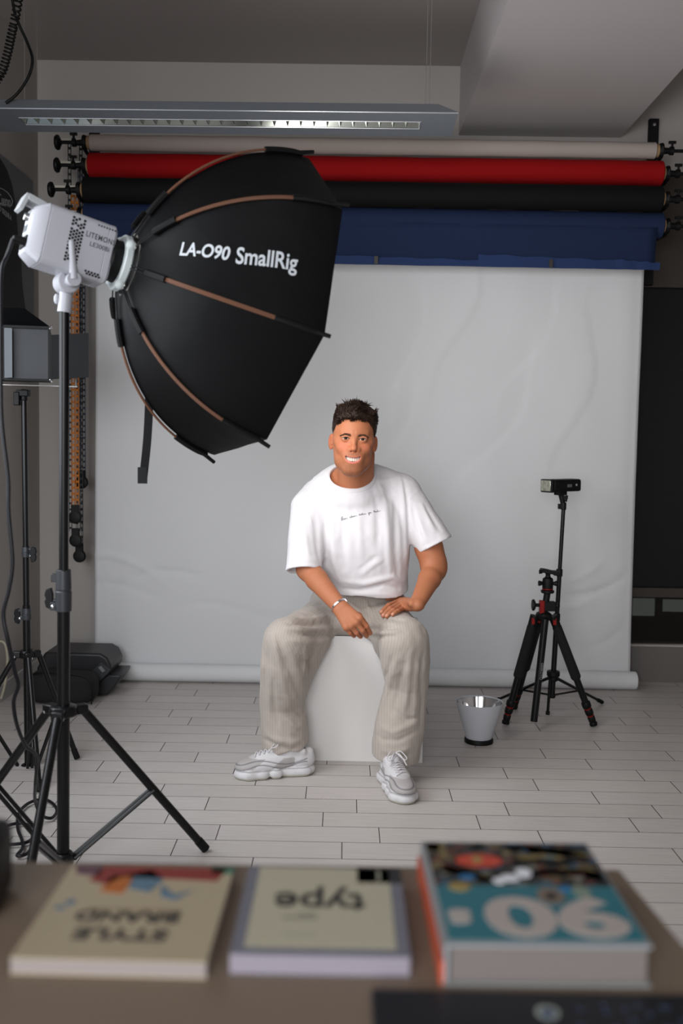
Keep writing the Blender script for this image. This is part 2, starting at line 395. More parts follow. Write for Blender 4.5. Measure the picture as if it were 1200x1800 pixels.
# brackets on the wall with arms that carry the rolls
for nm, xx, lab in (('backdrop_bracket', PY(1151, 240, 5.2).x, 'black wall bracket at the right ends of the rolls'), ('backdrop_bracket', PY(163, 250, 5.2).x, 'black wall bracket at the left ends of the rolls')):
    zt = PY(1151, 208, 5.22).z
    t = thing(nm, lab, 'bracket', (xx, 5.23, 2.2), 'brackets of the backdrop rack')
    MB().box((xx, 5.235, zt-.42), (.05, .03, .84)).build('wall_plate', blackp, t, bevel=.003)
    for (_, aa, bb) in (r1, r2, r3, r4):
        e = bb if xx > 0 else aa; s_ = 1 if xx > 0 else -1
        ex = e+Vector((s_*.026, 0, 0)); am = MB()
        am.tube([(ex.x, e.y, e.z-.03), (ex.x, e.y+.04, e.z-.035), (ex.x*.6+xx*.4, 5.15, e.z-.01), (xx, 5.22, e.z+.01)], .009, 8)
        am.tube([(ex.x, e.y+.0, e.z-.03), (ex.x, e.y-.028, e.z-.012), (ex.x, e.y-.03, e.z+.012)], .008, 8)
        am.build('hook_arm', blackp, t)
    MB().lathe((xx, 5.222, zt-.03), (0, -1, 0), [(0, .009), (.003, .008), (.004, .003)], 12).build('screw', chrome, t)

# drive chains: flat link chains in long loops with a weight at the bottom
def chain(label, colm, px, ytop, ybot, Y, wd=.020, pitch=.0235, wt='disc', wcol=None, gap=.026, py0=None):
    a = PY(px, ytop, Y); b = PY(px-.0, ybot, Y); L = a.z-b.z
    t = thing('drive_chain', label, 'chain', tuple(a), 'chains hanging from the rolls at left')
    m = MB()
    for s_ in (-1, 1):
        cx = a.x+s_*gap/2; cy = a.y+s_*.006
        n = int(L/pitch)
        for sx in (-1, 1): m.box((cx+sx*wd*.42, cy, a.z-L/2), (wd*.20, .005, L))
        for i in range(n+1):
            z = a.z-i*pitch; m.box((cx, cy, z), (wd, .009, pitch*.34))
    m.build('links', colm, t, smooth=0)
    wb = MB(); c = Vector((a.x, a.y-.006, b.z-.045))
    wb.lathe(c+Vector((0, .014, 0)), (0, -1, 0), [(0, .018), (.003, .030), (.012, .034), (.024, .030), (.027, .018)], 28)
    wb.box(c+Vector((0, 0, .036)), (.038, .022, .05))
    wb.build('weight', blackp, t, bevel=.003)
    return t
cblk = mat('chain_black', srgb(22, 22, 24), .5); corg = mat('chain_orange', srgb(180, 102, 12), .6, spec=.3); cnav = mat('chain_navy', srgb(34, 42, 74), .5)
chain('orange plastic link chain hanging left of the white paper', corg, 131.5, 345, 893, 4.90, wd=.016, gap=.017, pitch=.030)
chain('black link chain whose weight hangs lower than the orange chain', cblk, 132, 250, 934, 4.97, wd=.016, gap=.052, pitch=.031)
chain('navy link chain closest to the white paper, its weight highest', cnav, 143, 300, 832, 5.03, wd=.014, gap=.018, pitch=.030)
chain('dark thin chain with the lowest of the four weights', cblk, 139, 430, 962, 5.08, wd=.009, gap=.022, pitch=.036)

# ------------------------------------------------------------------ pendant louvre lamp and its cables
ZL = 2.49
fl_ = PY(-70, 196, 3.75); FY0 = 3.75
def LP(px, py): return PZ(px, py, ZL)
q00 = LP(-45, 191); q10 = LP(805, 200); q11 = LP(795, 240); q01 = LP(-52, 231)
t = thing('pendant_lamp', 'long grey louvred lamp hanging on thin wires across the upper left', 'lamp', tuple((q00+q11)/2))
grey = mat('grey_lacquer', srgb(118, 123, 129), .45, var=(40, .05)); mir = mat('louvre_mirror', (.42, .45, .42, 1), .14, 1.0)
ux = (q10-q00).normalized(); uy = Vector((0, 0, 1)).cross(ux)*1.0
if uy.y < 0: uy = -uy
LL = (q10-q00).length; LW = (q11-q10).length
O = q00
def lp(u, v, z=0): return O+ux*u+uy*v+Vector((0, 0, z))
s0, s1 = .135, LL-.135; v0, v1 = LW*.36, LW*.66
h = MB(); H_ = .05; ins = .045
B = [lp(0, 0), lp(LL, 0), lp(LL, LW), lp(0, LW)]; I = [lp(s0, v0), lp(s1, v0), lp(s1, v1), lp(s0, v1)]
T = [lp(ins*1.6, ins, H_), lp(LL-ins*1.6, ins, H_), lp(LL-ins*1.6, LW-ins, H_), lp(ins*1.6, LW-ins, H_)]
E_ = [p+Vector((0, 0, .006)) for p in B]; G = [p+Vector((0, 0, .035)) for p in I]
h.add(B+I+E_+T+G, [(0, 1, 5, 4), (1, 2, 6, 5), (2, 3, 7, 6), (3, 0, 4, 7)]+[(i, (i+1) % 4, 8+(i+1) % 4, 8+i) for i in range(4)]+[(8+i, 8+(i+1) % 4, 12+(i+1) % 4, 12+i) for i in range(4)]+[(12, 13, 14, 15)]+[(4+i, 4+(i+1) % 4, 16+(i+1) % 4, 16+i) for i in range(4)]+[(16, 17, 18, 19)])
h.build('housing', grey, t)
lv = MB(); nb = 30
for i in range(nb+1):
    u = s0+(s1-s0)*i/nb; w_ = .012
    pts = [lp(u-.001, v0, .003), lp(u+.001, v0, .003), lp(u+.001, v1, .003), lp(u-.001, v1, .003), lp(u-w_, v0, .034), lp(u+w_, v0, .034), lp(u+w_, v1, .034), lp(u-w_, v1, .034)]
    lv.hexa(pts)
lv.build('louvre_blades', mir, t, smooth=0)
rf = MB()
for va, vb in ((v0, v0+.018), (v1, v1-.018)):
    rf.add([lp(s0, va, .001), lp(s1, va, .001), lp(s1, vb, .033), lp(s0, vb, .033)], [(0, 1, 2, 3)])
rf.build('side_reflectors', mir, t, smooth=0)
fr = MB()
for p, q in zip(I, I[1:]+I[:1]): fr.tube([p, q], .0022, 6)
fr.tube([B[0]+Vector((0, 0, .003)), B[1]+Vector((0, 0, .003))], .002, 6)
fr.build('bright_edging', mat('bright_aluminium', (.75, .77, .8, 1), .3, 1.0), t)
for u in (LL-.10, LL-.115, .145, .195):
    p = lp(u, LW*.5, H_); MB().tube([p, Vector((p.x, p.y, ZC))], .0012, 6).build('suspension_wire', chrome, t)
pw = catmull([PY(10, 181, 3.88), PY(30, 165, 3.88), PY(50, 135, 3.88), PY(57, 105, 3.88), PY(48, 75, 3.88), PY(33, 42, 3.86), PY(25, 18, 3.86), PY(20, -20, 3.85), PY(18, -75, 3.85)], 8)
pw[-1].z = min(pw[-1].z, ZC)
MB().tube(pw, .0055, 10).build('power_cord', blackp, t)
# coiled cord
cp = catmull([PY(-12, 150, 3.6), PY(4, 125, 3.6), PY(13, 95, 3.6), PY(20, 62, 3.6), PY(28, 25, 3.6), PY(34, -15, 3.6), PY(38, -60, 3.6)], 10)
pts = []; tot = 0
for i in range(len(cp)-1):
    s_ = (cp[i+1]-cp[i]); n = 36
    for j in range(n):
        f_ = i+j/n; lead = .011+.004*max(0, (f_-20)/40)
        tot += s_.length/n; ph = 2*PI*tot/(.0125 if f_ < 34 else .017)
        aa, bb = frame(s_); pts.append(cp[i]+s_*j/n+(aa*math.cos(ph)+bb*math.sin(ph))*.013)
o = MB().tube(pts, .0033, 6).build('coiled_cord', blackp); tag(o, 'black spiral cord hanging from the ceiling beside the lamp wires', 'cord')
# cut-off above ceiling is avoided: clamp heights
for v in o.data.vertices:
    if v.co.z > ZC-.002: v.co.z = ZC-.002
# ------------------------------------------------------------------ softbox
def PX(px, py, X):
    d = ray(px, py); return CAM+d*(X/d.x)
SBC = Vector((-.2662, 2.9255, 1.6294)); az, el, ph = .52706, -.22176, 1.32362; SL, SR = .4096, .4462
n_ = Vector((math.cos(el)*math.cos(az), math.cos(el)*math.sin(az), math.sin(el)))
u_ = n_.cross(Vector((0, 0, 1))).normalized(); v_ = u_.cross(n_)
RING = SBC-n_*SL
fab = mat('softbox_fabric', srgb(4, 4, 6), .55, bump=(9, .25, .012), spec=.22)
bronze = mat('bronze_rod', srgb(104, 70, 52), .5, spec=.3); txtw = mat('print_white', srgb(205, 210, 215), .6)
def sb_prof(t):      # t 0..1 from ring to rim -> (axial, radius)
    th = t*PI/2
    return (.86*SL*(1-math.cos(th))+.14*SL*t, .86*SR*math.sin(th)+.14*SR*t)
def sb_pt(i, t, off=0):
    s_, r = sb_prof(t); a = ph-i*PI/4; e = u_*math.cos(a)+v_*math.sin(a)
    ds, dr = sb_prof(min(t+.01, 1.0)); ps, pr = sb_prof(max(t-.01, 0)); tx, ty = ds-ps, dr-pr; l = math.hypot(tx, ty)
    return RING+n_*(s_-off*ty/l)+e*(r+off*tx/l)
sb = thing('softbox', 'black octagonal softbox with bronze ribs in front of the backdrop rolls', 'softbox', tuple(RING))
m = MB(); NT, NA = 26, 6; vs = []; rows = []
ts = [.13+(1-.13)*i/NT for i in range(NT+1)]
for t_ in ts:
    for i in range(8):
        for q in range(NA):
            f_ = q/NA; p = sb_pt(i, t_).lerp(sb_pt(i+1, t_), f_)
            sag = .010*math.sin(PI*f_)*math.sin(PI*t_)+.003*noise.noise(p*9)*math.sin(PI*f_)
            ctr = RING+n_*sb_prof(t_)[0]; p = p-(p-ctr).normalized()*sag
            vs.append(p)
NR = 8*NA
lip = [SBC+(p-SBC)*1.0+n_*.010 for p in vs[-NR:]]; lip2 = [SBC+(p-SBC)*.985+n_*.010 for p in vs[-NR:]]; lip3 = [SBC+(p-SBC)*.982-n_*.0 for p in vs[-NR:]]
vs += lip+lip2+lip3
k = NT+1+3
m.add(vs, [(j*NR+i, j*NR+(i+1) % NR, (j+1)*NR+(i+1) % NR, (j+1)*NR+i) for j in range(k-1) for i in range(NR)])
shell = m.build('fabric_shell', fab, sb, smooth=25)
m = MB(); dpts = [SBC-n_*.004+(p-SBC)*.97 for p in vs[NT*NR:(NT+1)*NR]]
m.add(dpts+[SBC-n_*.012], [(i, (i+1) % NR, NR) for i in range(NR)])
m2 = MB(); m2.lathe(RING, n_, [(-.002, .05), (-.002, .066), (.0135, .079)], 40, caps=False); m2.build('light_leak_block', blackp, sb)  # black cone added at the apex to stop light leaking past the ring
df = m.build('front_diffuser', mat('lit_diffuser', (.9, .9, .9, 1), .8, emit=((1.0, .965, .92, 1), SOFTBOX_EMISSION)), sb, label='white front diffuser, lit')
for i in range(8):
    r = MB(); pth = [sb_pt(i, .30+(.84-.30)*q/20, .007) for q in range(21)]
    for dd in (-.0025, .0025):
        e = (v_*math.cos(ph-i*PI/4)-u_*math.sin(ph-i*PI/4))*dd
        r.tube([p+e for p in pth], .0034, 8)
    ro = r.build('rib', bronze, sb); 
    q_ = MB(); q_.tube([sb_pt(i, .80+.18*q/8, .007) for q in range(9)], [.0085]*7+[.0075, .007], 8)
    q_.tube([sb_pt(i, .97, .009), sb_pt(i, 1.0, .010)+n_*.018+(sb_pt(i, 1)-SBC).normalized()*.012], [.006, .0055], 8)
    q_.build('end_pocket', blackp, ro)
    q_ = MB(); q_.tube([sb_pt(i, .22+.11*q/5, .008) for q in range(6)], .0095, 8); q_.build('sleeve', blackp, ro)
    q_ = MB()
    for dd in (-.004, .004):
        e = (v_*math.cos(ph-i*PI/4)-u_*math.sin(ph-i*PI/4))*dd
        a = ph-i*PI/4; rr = u_*math.cos(a)+v_*math.sin(a)
        q_.tube([RING+rr*.062+e, RING+rr*.085+n_*.004+e, sb_pt(i, .24, .009)+e], .002, 6)
    q_.build('wire_hinge', black, ro)
# speed ring: white rotating collar
m = MB(); m.lathe(RING-n_*.03, n_, [(.012, .050), (.012, .072), (.016, .076), (.030, .076), (.036, .070), (.042, .062), (.042, .050), (.012, .050)], 48, caps=False)
for i in range(4):
    a = ph-(i*2+1)*PI/4; e = u_*math.cos(a)+v_*math.sin(a)
    m.sphere(RING-n_*.008+e*.074, .015, 14, M=None)
m.build('speed_ring', mat('pale_grey_plastic', srgb(196, 204, 204), .35), sb, label='pale grey speed ring')
for i in range(8):
    a = ph-i*PI/4; e = u_*math.cos(a)+v_*math.sin(a)
    MB().sphere(RING+e*.066+n_*.008, .008, 8).build('rib_socket', blackp, sb)
# lettering wrapped on the panel
bvh = BVHTree.FromPolygons([v.co+sb.location for v in shell.data.vertices], [tuple(p.vertices) for p in shell.data.polygons])
def hit(px, py, tree):
    d = ray(px, py).normalized(); return tree.ray_cast(CAM, d)
def wrap(txt, pa, pb, size, m, parent, tree, name='lettering', off=.0012, label=None, **kw):
    A = hit(*pa, tree); B = hit(*pb, tree); A, nA = A[0], A[1]; B, nB = B[0], B[1]
    nn = (nA+nB).normalized()
    if nn.dot(CAM-A) < 0: nn = -nn
    x = (B-A); Lx = x.length; x.normalize(); y = nn.cross(x).normalized()
    tv, tf = text_mesh(txt, size, align='LEFT', **kw)
    w0 = min(v.x for v in tv); w1 = max(v.x for v in tv); sc = Lx/(w1-w0)
    out = []
    for v in tv:
        q = A+x*((v.x-w0)*sc)+y*v.y+nn*.05
        h = tree.ray_cast(q, -nn)
        out.append((h[0] if h[0] is not None else q-nn*.05)+nn*off)
    return MB().add(out, tf).build(name, m, parent, smooth=0, label=label)
wrap('LA-O90', (318, 439), (404, 448), .050, txtw, sb, bvh, bold=.0012, label='white lettering LA-O90')
wrap('SmallRig', (415, 451), (523, 464), .062, txtw, sb, bvh, bold=.0012, label='white lettering SmallRig')
# hanging strap
a = PY(262, 690, 2.93); b = PY(250, 850, 2.93)
pp = catmull([a+Vector((0, .0, .05)), a, a.lerp(b, .5)+Vector((.004, 0, 0)), b], 6)
m = MB(); vs = []
for p in pp: vs += [p+Vector((-.0115, 0, 0)), p+Vector((.0115, .006, 0)), p+Vector((.0115, .009, 0)), p+Vector((-.0115, .003, 0))]
fs = [(j*4+q, j*4+(q+1) % 4, (j+1)*4+(q+1) % 4, (j+1)*4+q) for j in range(len(pp)-1) for q in range(4)]+[(3, 2, 1, 0)]+[tuple(len(vs)-4+q for q in range(4))]
m.add(vs, fs); st_ = m.build('strap', mat('strap_black', srgb(14, 14, 15), .85), sb)
MB().box(b+Vector((0, .003, .024)), (.027, .010, .048)).build('strap_end', MATS['strap_black'], st_)

# ------------------------------------------------------------------ studio light head
sl = thing('studio_light', 'white studio light head with vent holes, bolted behind the softbox', 'studio light', tuple(RING-n_*.2))
def L_(a, b, c): return RING+n_*(a if a > -.05 else -.05+(a+.05)*.82+.012)+u_*b+v_*c
whm = mat('white_lamp_body', srgb(168, 168, 175), .38, bump=(500, .04, .0005))
def ring_sec(a, w_, h_, r, k=5, sy=0):
    out = []
    for cx, cy, s0 in ((1, 1, 0), (-1, 1, 1), (-1, -1, 2), (1, -1, 3)):
        for q in range(k+1):
            t = (s0+q/k)*PI/2; out.append(L_(a, cx*(w_-r)+r*math.cos(t), cy*(h_-r)+r*math.sin(t)+sy))
    return out
def loft(mb, secs, caps=True):
    n = len(secs[0]); vs = [p for s_ in secs for p in s_]
    fs = [(j*n+i, j*n+(i+1) % n, (j+1)*n+(i+1) % n, (j+1)*n+i) for j in range(len(secs)-1) for i in range(n)]
    if caps: fs += [tuple(range(n-1, -1, -1)), tuple(range((len(secs)-1)*n, len(secs)*n))]
    return mb.add(vs, fs)
bw, bh = .060, .078
m = MB(); loft(m, [ring_sec(-.322, .042, .058, .012), ring_sec(-.319, .045, .061, .013), ring_sec(-.282, bw, bh, .018), ring_sec(-.278, bw, bh, .018), ring_sec(-.276, bw-.0012, bh-.0012, .018), ring_sec(-.274, bw, bh, .018), ring_sec(-.090, bw, bh, .02), ring_sec(-.088, bw-.001, bh-.001, .02), ring_sec(-.086, bw, bh, .02), ring_sec(-.068, bw, bh, .02), ring_sec(-.060, bw-.006, bh-.006, .02)])
body = m.build('lamp_body', whm, sl, smooth=30)
m = MB(); m.lathe(L_(-.064, 0, 0), n_, [(0, .060), (.006, .062), (.02, .056), (.036, .058)], 40); m.build('bayonet_mount', blackp, sl)
# vent holes on the side that faces the camera
m = MB()
def hole(a, c, r=.0036, b=bw+.0003): m.lathe(L_(a, b, c), u_, [(-.002, r), (.0004, r)], 10)
for (a0, c0, nr, nc) in ((-.205, .060, 3, 5), (-.205, .030, 7, 5), (-.205, -.034, 3, 5)):
    for i in range(nr):
        for j in range(nc):
            if nr == 3 and (i+j) % 4 == 3: continue
            hole(a0+j*.0088, c0-i*.0088-(.0044 if j % 2 else 0))
for i in range(7):
    hole(-.125+i*.009, .062, .0022); 
for i in range(5):
    hole(-.135+i*.010, -.063, .0030); hole(-.130+i*.010, -.069, .0028)
m.build('vent_holes', mat('vent_black', srgb(12, 12, 14), .8), sl)['kind'] = 'stuff'
dkp = mat('print_grey', srgb(70, 70, 76), .6)
def flat_text(txt, o, x, up, size, m_, parent, width=None, name='lettering', ext=.0004, label=None, **kw):
    tv, tf = text_mesh(txt, size, align='LEFT', extrude=ext, **kw); M = plane_M(o, x, up)
    w0 = min(v.x for v in tv); w1 = max(v.x for v in tv); s_ = width/(w1-w0) if width else 1
    return MB().add([M @ Vector(((v.x-w0)*s_, v.y, v.z)) for v in tv], tf).build(name, m_, parent, smooth=0, label=label)
flat_text('LITEMONS', L_(-.158, bw+.0004, .030), n_, v_, .020, dkp, sl, width=.078, spacing=1.14, bold=.00022, label='grey lettering LITEMONS')
flat_text('LE300Bi', L_(-.140, bw+.0004, .008), n_, v_, .017, dkp, sl, width=.052, label='grey lettering LE300Bi')
m = MB(); M_ = Matrix(((n_.x, u_.x, v_.x), (n_.y, u_.y, v_.y), (n_.z, u_.z, v_.z)))
m.box(L_(-.323, 0, .022), (.003, .062, .058), M_); m.build('control_panel', mat('panel_white', srgb(222, 226, 232), .25), sl, bevel=.001)
m = MB(); m.box(L_(-.326, 0, .006), (.002, .034, .018), M_); m.build('screen', mat('screen_grey', srgb(120, 124, 128), .15), sl)
m = MB(); m.lathe(L_(-.324, .0, .035), -n_, [(0, .011), (.012, .010), (.013, .008)], 24); m.build('dial', chrome, sl)
for i in range(4): MB().box(L_(-.3235, .030-i*.017, -.031), (.005, .009, .030), M_).build('socket', blackp, sl)
# grip / handle at the rear top
m = MB()
hp_ = [L_(-.262, 0, bh-.002), L_(-.300, 0, bh+.020), L_(-.345, 0, bh+.020), L_(-.368, 0, bh-.002), L_(-.350, 0, bh-.030), L_(-.318, 0, .050)]
for q in (-1, 1):
    pass
m.hexa([L_(-.285, -.034, bh-.016), L_(-.285, .034, bh-.016), L_(-.285, .034, bh+.002), L_(-.285, -.034, bh+.002), L_(-.345, -.034, bh-.006), L_(-.345, .034, bh-.006), L_(-.345, .034, bh+.010), L_(-.345, -.034, bh+.010)])
m.hexa([L_(-.338, -.034, bh+.006), L_(-.338, .034, bh+.006), L_(-.352, .034, bh+.010), L_(-.352, -.034, bh+.010), L_(-.352, -.030, bh-.036), L_(-.352, .030, bh-.036), L_(-.366, .030, bh-.032), L_(-.366, -.030, bh-.032)])
m.build('handle', mat('handle_grey', srgb(158, 160, 162), .4), sl, bevel=.002)
# yoke, tilt joint, lever, receiver
PT = PY(113, 545, 2.66); PB = PY(111, 1512, 2.75)
jc = Vector((PT.x+.006, PT.y, PY(118, 497, 2.66).z))
m = MB(); m.tube([jc+u_*-.030, jc+u_*.030], .030, 28)
m.box(jc+v_*.032+n_*.0, (.04, .06, .05), M_)
m.build('tilt_joint', whm, sl, bevel=.004)
m = MB(); m.tube([jc+Vector((0, 0, -.015)), Vector((PT.x, PT.y, PT.z-.006))], [.0165, .0185], 28)
m.sphere(Vector((PT.x-.019, PT.y-.004, PT.z+.028)), .008, 10, sc=(1, 1, 1.8)); m.build('receiver', whm, sl, label='white stand socket')
m = MB(); m.tube([jc, jc+u_*.062], .014, 20); e0 = jc+u_*.072; e1 = e0-n_*.026+v_*.088-Vector((.0, 0, 0))
m.tube([e0-u_*.014, e0+u_*.006], .018, 24); m.tube([e0, e0.lerp(e1, .5), e1], [.011, .009, .008], 14); m.sphere(e1, .0082, 12)
m.build('lever', whm, sl)
m = MB(); m.tube([L_(-.32, .028, -.034), L_(-.345, .030, -.034), L_(-.362, .032, -.036)], [.011, .0105, .007], 14); plug0 = L_(-.362, .032, -.036)

# ------------------------------------------------------------------ light stands
def stand(label, secs, collars, hub, feet, low, base, thick=.011, knob=1, brace_t=.55):
    """secs [(p0,p1,r)], collars [(z, h, r, knobdir)], hub (p, r), feet [points], low = collar near the floor"""
    t = thing('light_stand', label, 'light stand', base, 'tripod light stands at left')
    for a, b, r in secs: MB().tube([a, b], r, 24).build('tube', black, t)
    for (c, h, r, kd) in collars:
        m = MB(); m.lathe(c, (0, 0, 1), [(0, r), (h*.48, r*1.04), (h*.5, r*.9), (h*.52, r*1.0), (h, r*.92)], 24)
        kd = Vector(kd); m.tube([c+Vector((0, 0, h*.25)), c+Vector((0, 0, h*.25))+kd*(r+.014)], .006, 8)
        m.box(c+Vector((0, 0, h*.12))+kd*(r+.006), (.016, .016, h*.2)); m.box(c+Vector((0, 0, h*.8))+kd*(r+.004), (.016, .014, h*.2))
        co = m.build('collar', mat('collar_grey', srgb(44, 46, 50), .45), t, bevel=.002)
        m = MB(); kc = c+Vector((0, 0, h*.30))+kd*(r+.020)
        m.prism([(-.008, -.030), (.006, -.024), (.010, -.008), (.006, 0), (.010, .010), (.006, .026), (-.008, .030), (-.013, .012), (-.013, -.012)], .014, plane_M(kc-Vector((0, .007, 0)), (kd.x if abs(kd.x) > .1 else 1, 0, 0), (0, 0, 1)) if True else None)
        m.build('wing_knob', blackp, co, bevel=.002)
        m = MB(); m.sphere(c+Vector((0, -.008, h*.12))+kd*(r+.006), .006, 10); m.build('rivet', chrome, co)
    hp_, hr = hub
    m = MB(); m.lathe(hp_+Vector((0, 0, -.014)), (0, 0, 1), [(0, hr*.55), (.004, hr*.66), (.026, hr*.62), (.03, hr*.5)], 24)
    for f_ in feet:
        d = Vector((f_.x-hp_.x, f_.y-hp_.y, 0)).normalized(); s_ = d.cross(Vector((0, 0, 1)))
        mm = Matrix(((d.x, s_.x, 0), (d.y, s_.y, 0), (0, 0, 1))); m.box(hp_+d*hr*.62, (hr*.9, hr*.55, .026), mm)
    m.build('hub', black, t, bevel=.004)
    for f_ in feet:
        d = Vector((f_.x-hp_.x, f_.y-hp_.y, 0)).normalized(); s_ = d.cross(Vector((0, 0, 1)))
        a = hp_+d*hr*.95+Vector((0, 0, -.008)); b = Vector((f_.x, f_.y, thick*.9))
        lg = MB().tube([a, b], thick, 14).build('leg', black, t)
        MB().tube([b+(a-b).normalized()*.035, b+(b-a).normalized()*.004], thick*1.12, 14).build('rubber_foot', blackp, lg)
        MB().sphere(a-s_*thick, thick*.5, 8).build('rivet', chrome, lg)
        mid = a.lerp(b, brace_t)
        br = MB(); l2 = low+d*.03
        for q in (-1, 1):
            br.tube([mid+s_*q*thick*.8, l2+s_*q*thick*.8], thick*.5, 8)
        br.build('brace', black, t)
    m = MB(); m.lathe(low+Vector((0, 0, -.02)), (0, 0, 1), [(0, .026), (.01, .03), (.034, .03), (.04, .024)], 18)
    for f_ in feet:
        d = Vector((f_.x-low.x, f_.y-low.y, 0)).normalized(); m.sphere(low+d*.032, .010, 8)
    m.build('lower_collar', black, t)
    return t
def on(z):   # point on the pole line of the big stand
    f_ = (PT.z-z)/(PT.z-PB.z); return PT.lerp(PB, f_)
zc = [PY(110, 1073, 2.72).z, PY(110, 1000, 2.72).z]
hz = PY(112, 1245, 2.75).z
ft = [PZ(360, 1497), Vector((-1.18, 2.96, 0)), Vector((-.775, 2.30, 0))]
stand('large black light stand in the left foreground carrying the white studio light',
      [(on(.04), on(zc[0]+.02), .0172), (on(zc[0]+.02), on(PT.z+.02), .0128)],
      [(on(zc[0]), zc[1]-zc[0], .0215, (-1, 0, 0))], (on(hz), .062), ft, on(.055), (PB.x, PB.y, 0), thick=.0125)
# second stand behind
Y2 = 3.72
q = lambda px, py: PY(px, py, Y2)
t2a = q(42, 690); t2b = q(50, 1350)
def on2(py): return t2a.lerp(t2b, (py-690)/660)
f2 = [PZ(135, 1335), PZ(69, 1393), Vector((t2b.x-.27, t2b.y-.06, 0))]
stand('slim black light stand behind the large one, holding the barn door light',
      [(on2(1356), on2(1060), .0142), (on2(1085), on2(955), .0118), (on2(975), on2(704), .0105)],
      [(on2(1085), q(48, 1065).z-q(48, 1085).z, .017, (-1, 0, 0)), (on2(975), q(48, 957).z-q(48, 975).z, .015, (1, 0, 0))],
      (on2(1146), .047), f2, on2(1352), (t2b.x, t2b.y, 0), thick=.0105, brace_t=.5)

# barn door light
bl = thing('barn_door_light', 'grey square light with four black barn doors on the slim stand at left', 'studio light', tuple(q(45, 620)))
yw = math.radians(12)
bx, by = Vector((math.cos(yw), math.sin(yw), 0)), Vector((math.sin(yw), -math.cos(yw), 0))   # right, towards viewer
bc = q(47, 622); MBL = Matrix(((bx.x, by.x, 0), (bx.y, by.y, 0), (0, 0, 1)))
hw = .084; gm = mat('diffuser_grey', srgb(62, 63, 66), .6, spec=.3); lm = mat('light_grey_side', srgb(92, 96, 100), .5, spec=.3)
def bp(x, y, z): return bc+bx*x+by*y+Vector((0, 0, z))
MB().box(bp(0, -.07, 0), (hw*2-.01, .13, hw*2+.02), MBL).build('housing', mat('housing_grey', srgb(70, 72, 76), .5), bl, bevel=.004)
MB().box(bp(.012, .003, 0), (hw*2-.035, .006, hw*2+.016), MBL).build('diffuser', gm, bl)
m = MB()
for z in (-1, 1): m.box(bp(0, .006, z*(hw+.014)), (hw*2, .016, .012), MBL)
for x in (-1, 1): m.box(bp(x*(hw-.003), .006, 0), (.008, .016, hw*2+.02), MBL)
m.build('frame', blackp, bl, bevel=.001)
bdm = mat('barn_door_black', srgb(7, 8, 11), .6, spec=.2)
def door(pts, label=None, mm=bdm):
    vs = [Vector(p) for p in pts]; nn = (vs[1]-vs[0]).cross(vs[2]-vs[0]).normalized()*.002
    m = MB(); m.hexa([p for p in vs]+[p+nn for p in vs]); m.build('barn_door', mm, bl, smooth=0, label=label)
z1 = hw+.018
door([bp(hw+.004, .008, -z1+.01), bp(hw+.14, .03, -z1+.02), bp(hw+.14, .03, z1-.02), bp(hw+.004, .008, z1-.03)])
door([bp(-hw, .01, z1), bp(hw, .01, z1), bp(.0, .10, z1+.055), bp(-hw-.03, .10, z1+.055)])
door([bp(-hw, .01, -z1), bp(hw, .01, -z1), bp(hw-.02, .15, -z1-.004), bp(-hw+.02, .15, -z1-.004)])
door([bp(-hw+.002, .010, -z1+.01), bp(-hw+.036, .024, -z1+.012), bp(-hw+.036, .024, z1-.012), bp(-hw+.002, .010, z1-.01)], 'pale grey inner face of the folded door', lm)
for x in (-1, 1):
    for z in (-1, 1):
        m = MB(); m.tube([bp(x*hw, .012, z*(hw+.010)), bp(x*(hw+.008), .018, z*(hw+.018))], .004, 8); m.sphere(bp(x*(hw+.004), .016, z*(hw+.014)), .007, 8); m.build('corner_clip', chrome, bl)
m = MB(); yz = q(47, 677).z-bc.z
m.box(bp(.03, -.03, yz), (.30, .03, .004), MBL); m.tube([bp(.175, -.03, yz), bp(.175, -.03, 0)], .004, 8); m.tube([bp(-.115, -.03, yz), bp(-.115, -.03, 0)], .004, 8)
m.build('yoke', mat('yoke_grey', srgb(120, 118, 116), .4, .6), bl)
jt = q(41, 694); m = MB(); m.box(jt+Vector((0, 0, .006)), (.045, .035, .024)); m.tube([jt+Vector((.004, 0, .02)), t2a+Vector((0, 0, -.03))], .0125, 16)
m.box(jt+Vector((-.02, -.01, -.015)), (.022, .022, .05)); m.build('tilt_bracket', blackp, bl, bevel=.003)

# ------------------------------------------------------------------ power cable of the studio light
ppts = [plug0, PY(12, 450, 2.55), PY(3, 475, 2.52), PY(1, 540, 2.5), PY(1, 640, 2.5), PY(3, 740, 2.5), PY(14, 840, 2.5), PY(15, 900, 2.5), PY(22, 985, 2.5), PY(16, 1035, 2.5), PY(6, 1080, 2.5), PY(14, 1125, 2.5), PY(26, 1180, 2.52), PY(32, 1205, 2.54), PY(24, 1235, 2.57), PY(30, 1275, 2.62), PY(45, 1310, 2.70), PY(64, 1330, 2.78), PY(62, 1380, 2.9)]
z_ = lambda px, py: PZ(px, py, .012)
ppts += [PZ(62, 1408, .10), PZ(72, 1432, .03), z_(90, 1438), z_(100, 1425), z_(92, 1412), z_(75, 1405), z_(50, 1412), z_(33, 1430), z_(31, 1455), z_(38, 1475), z_(40, 1490), z_(30, 1504), z_(48, 1500), z_(58, 1480), z_(52, 1455), z_(38, 1447), z_(12, 1452), z_(-4, 1466), z_(5, 1490), z_(12, 1478), z_(2, 1462), z_(-12, 1470), z_(-8, 1482), z_(25, 1484), z_(52, 1478), z_(62, 1460)]
cb = MB().tube(catmull(ppts, 10), .0052, 10).build('power_cable', mat('cable_navy_black', srgb(10, 10, 17), .45, spec=.35))
tag(cb, 'long dark power cable falling from the white light and coiling on the tiles', 'cable')
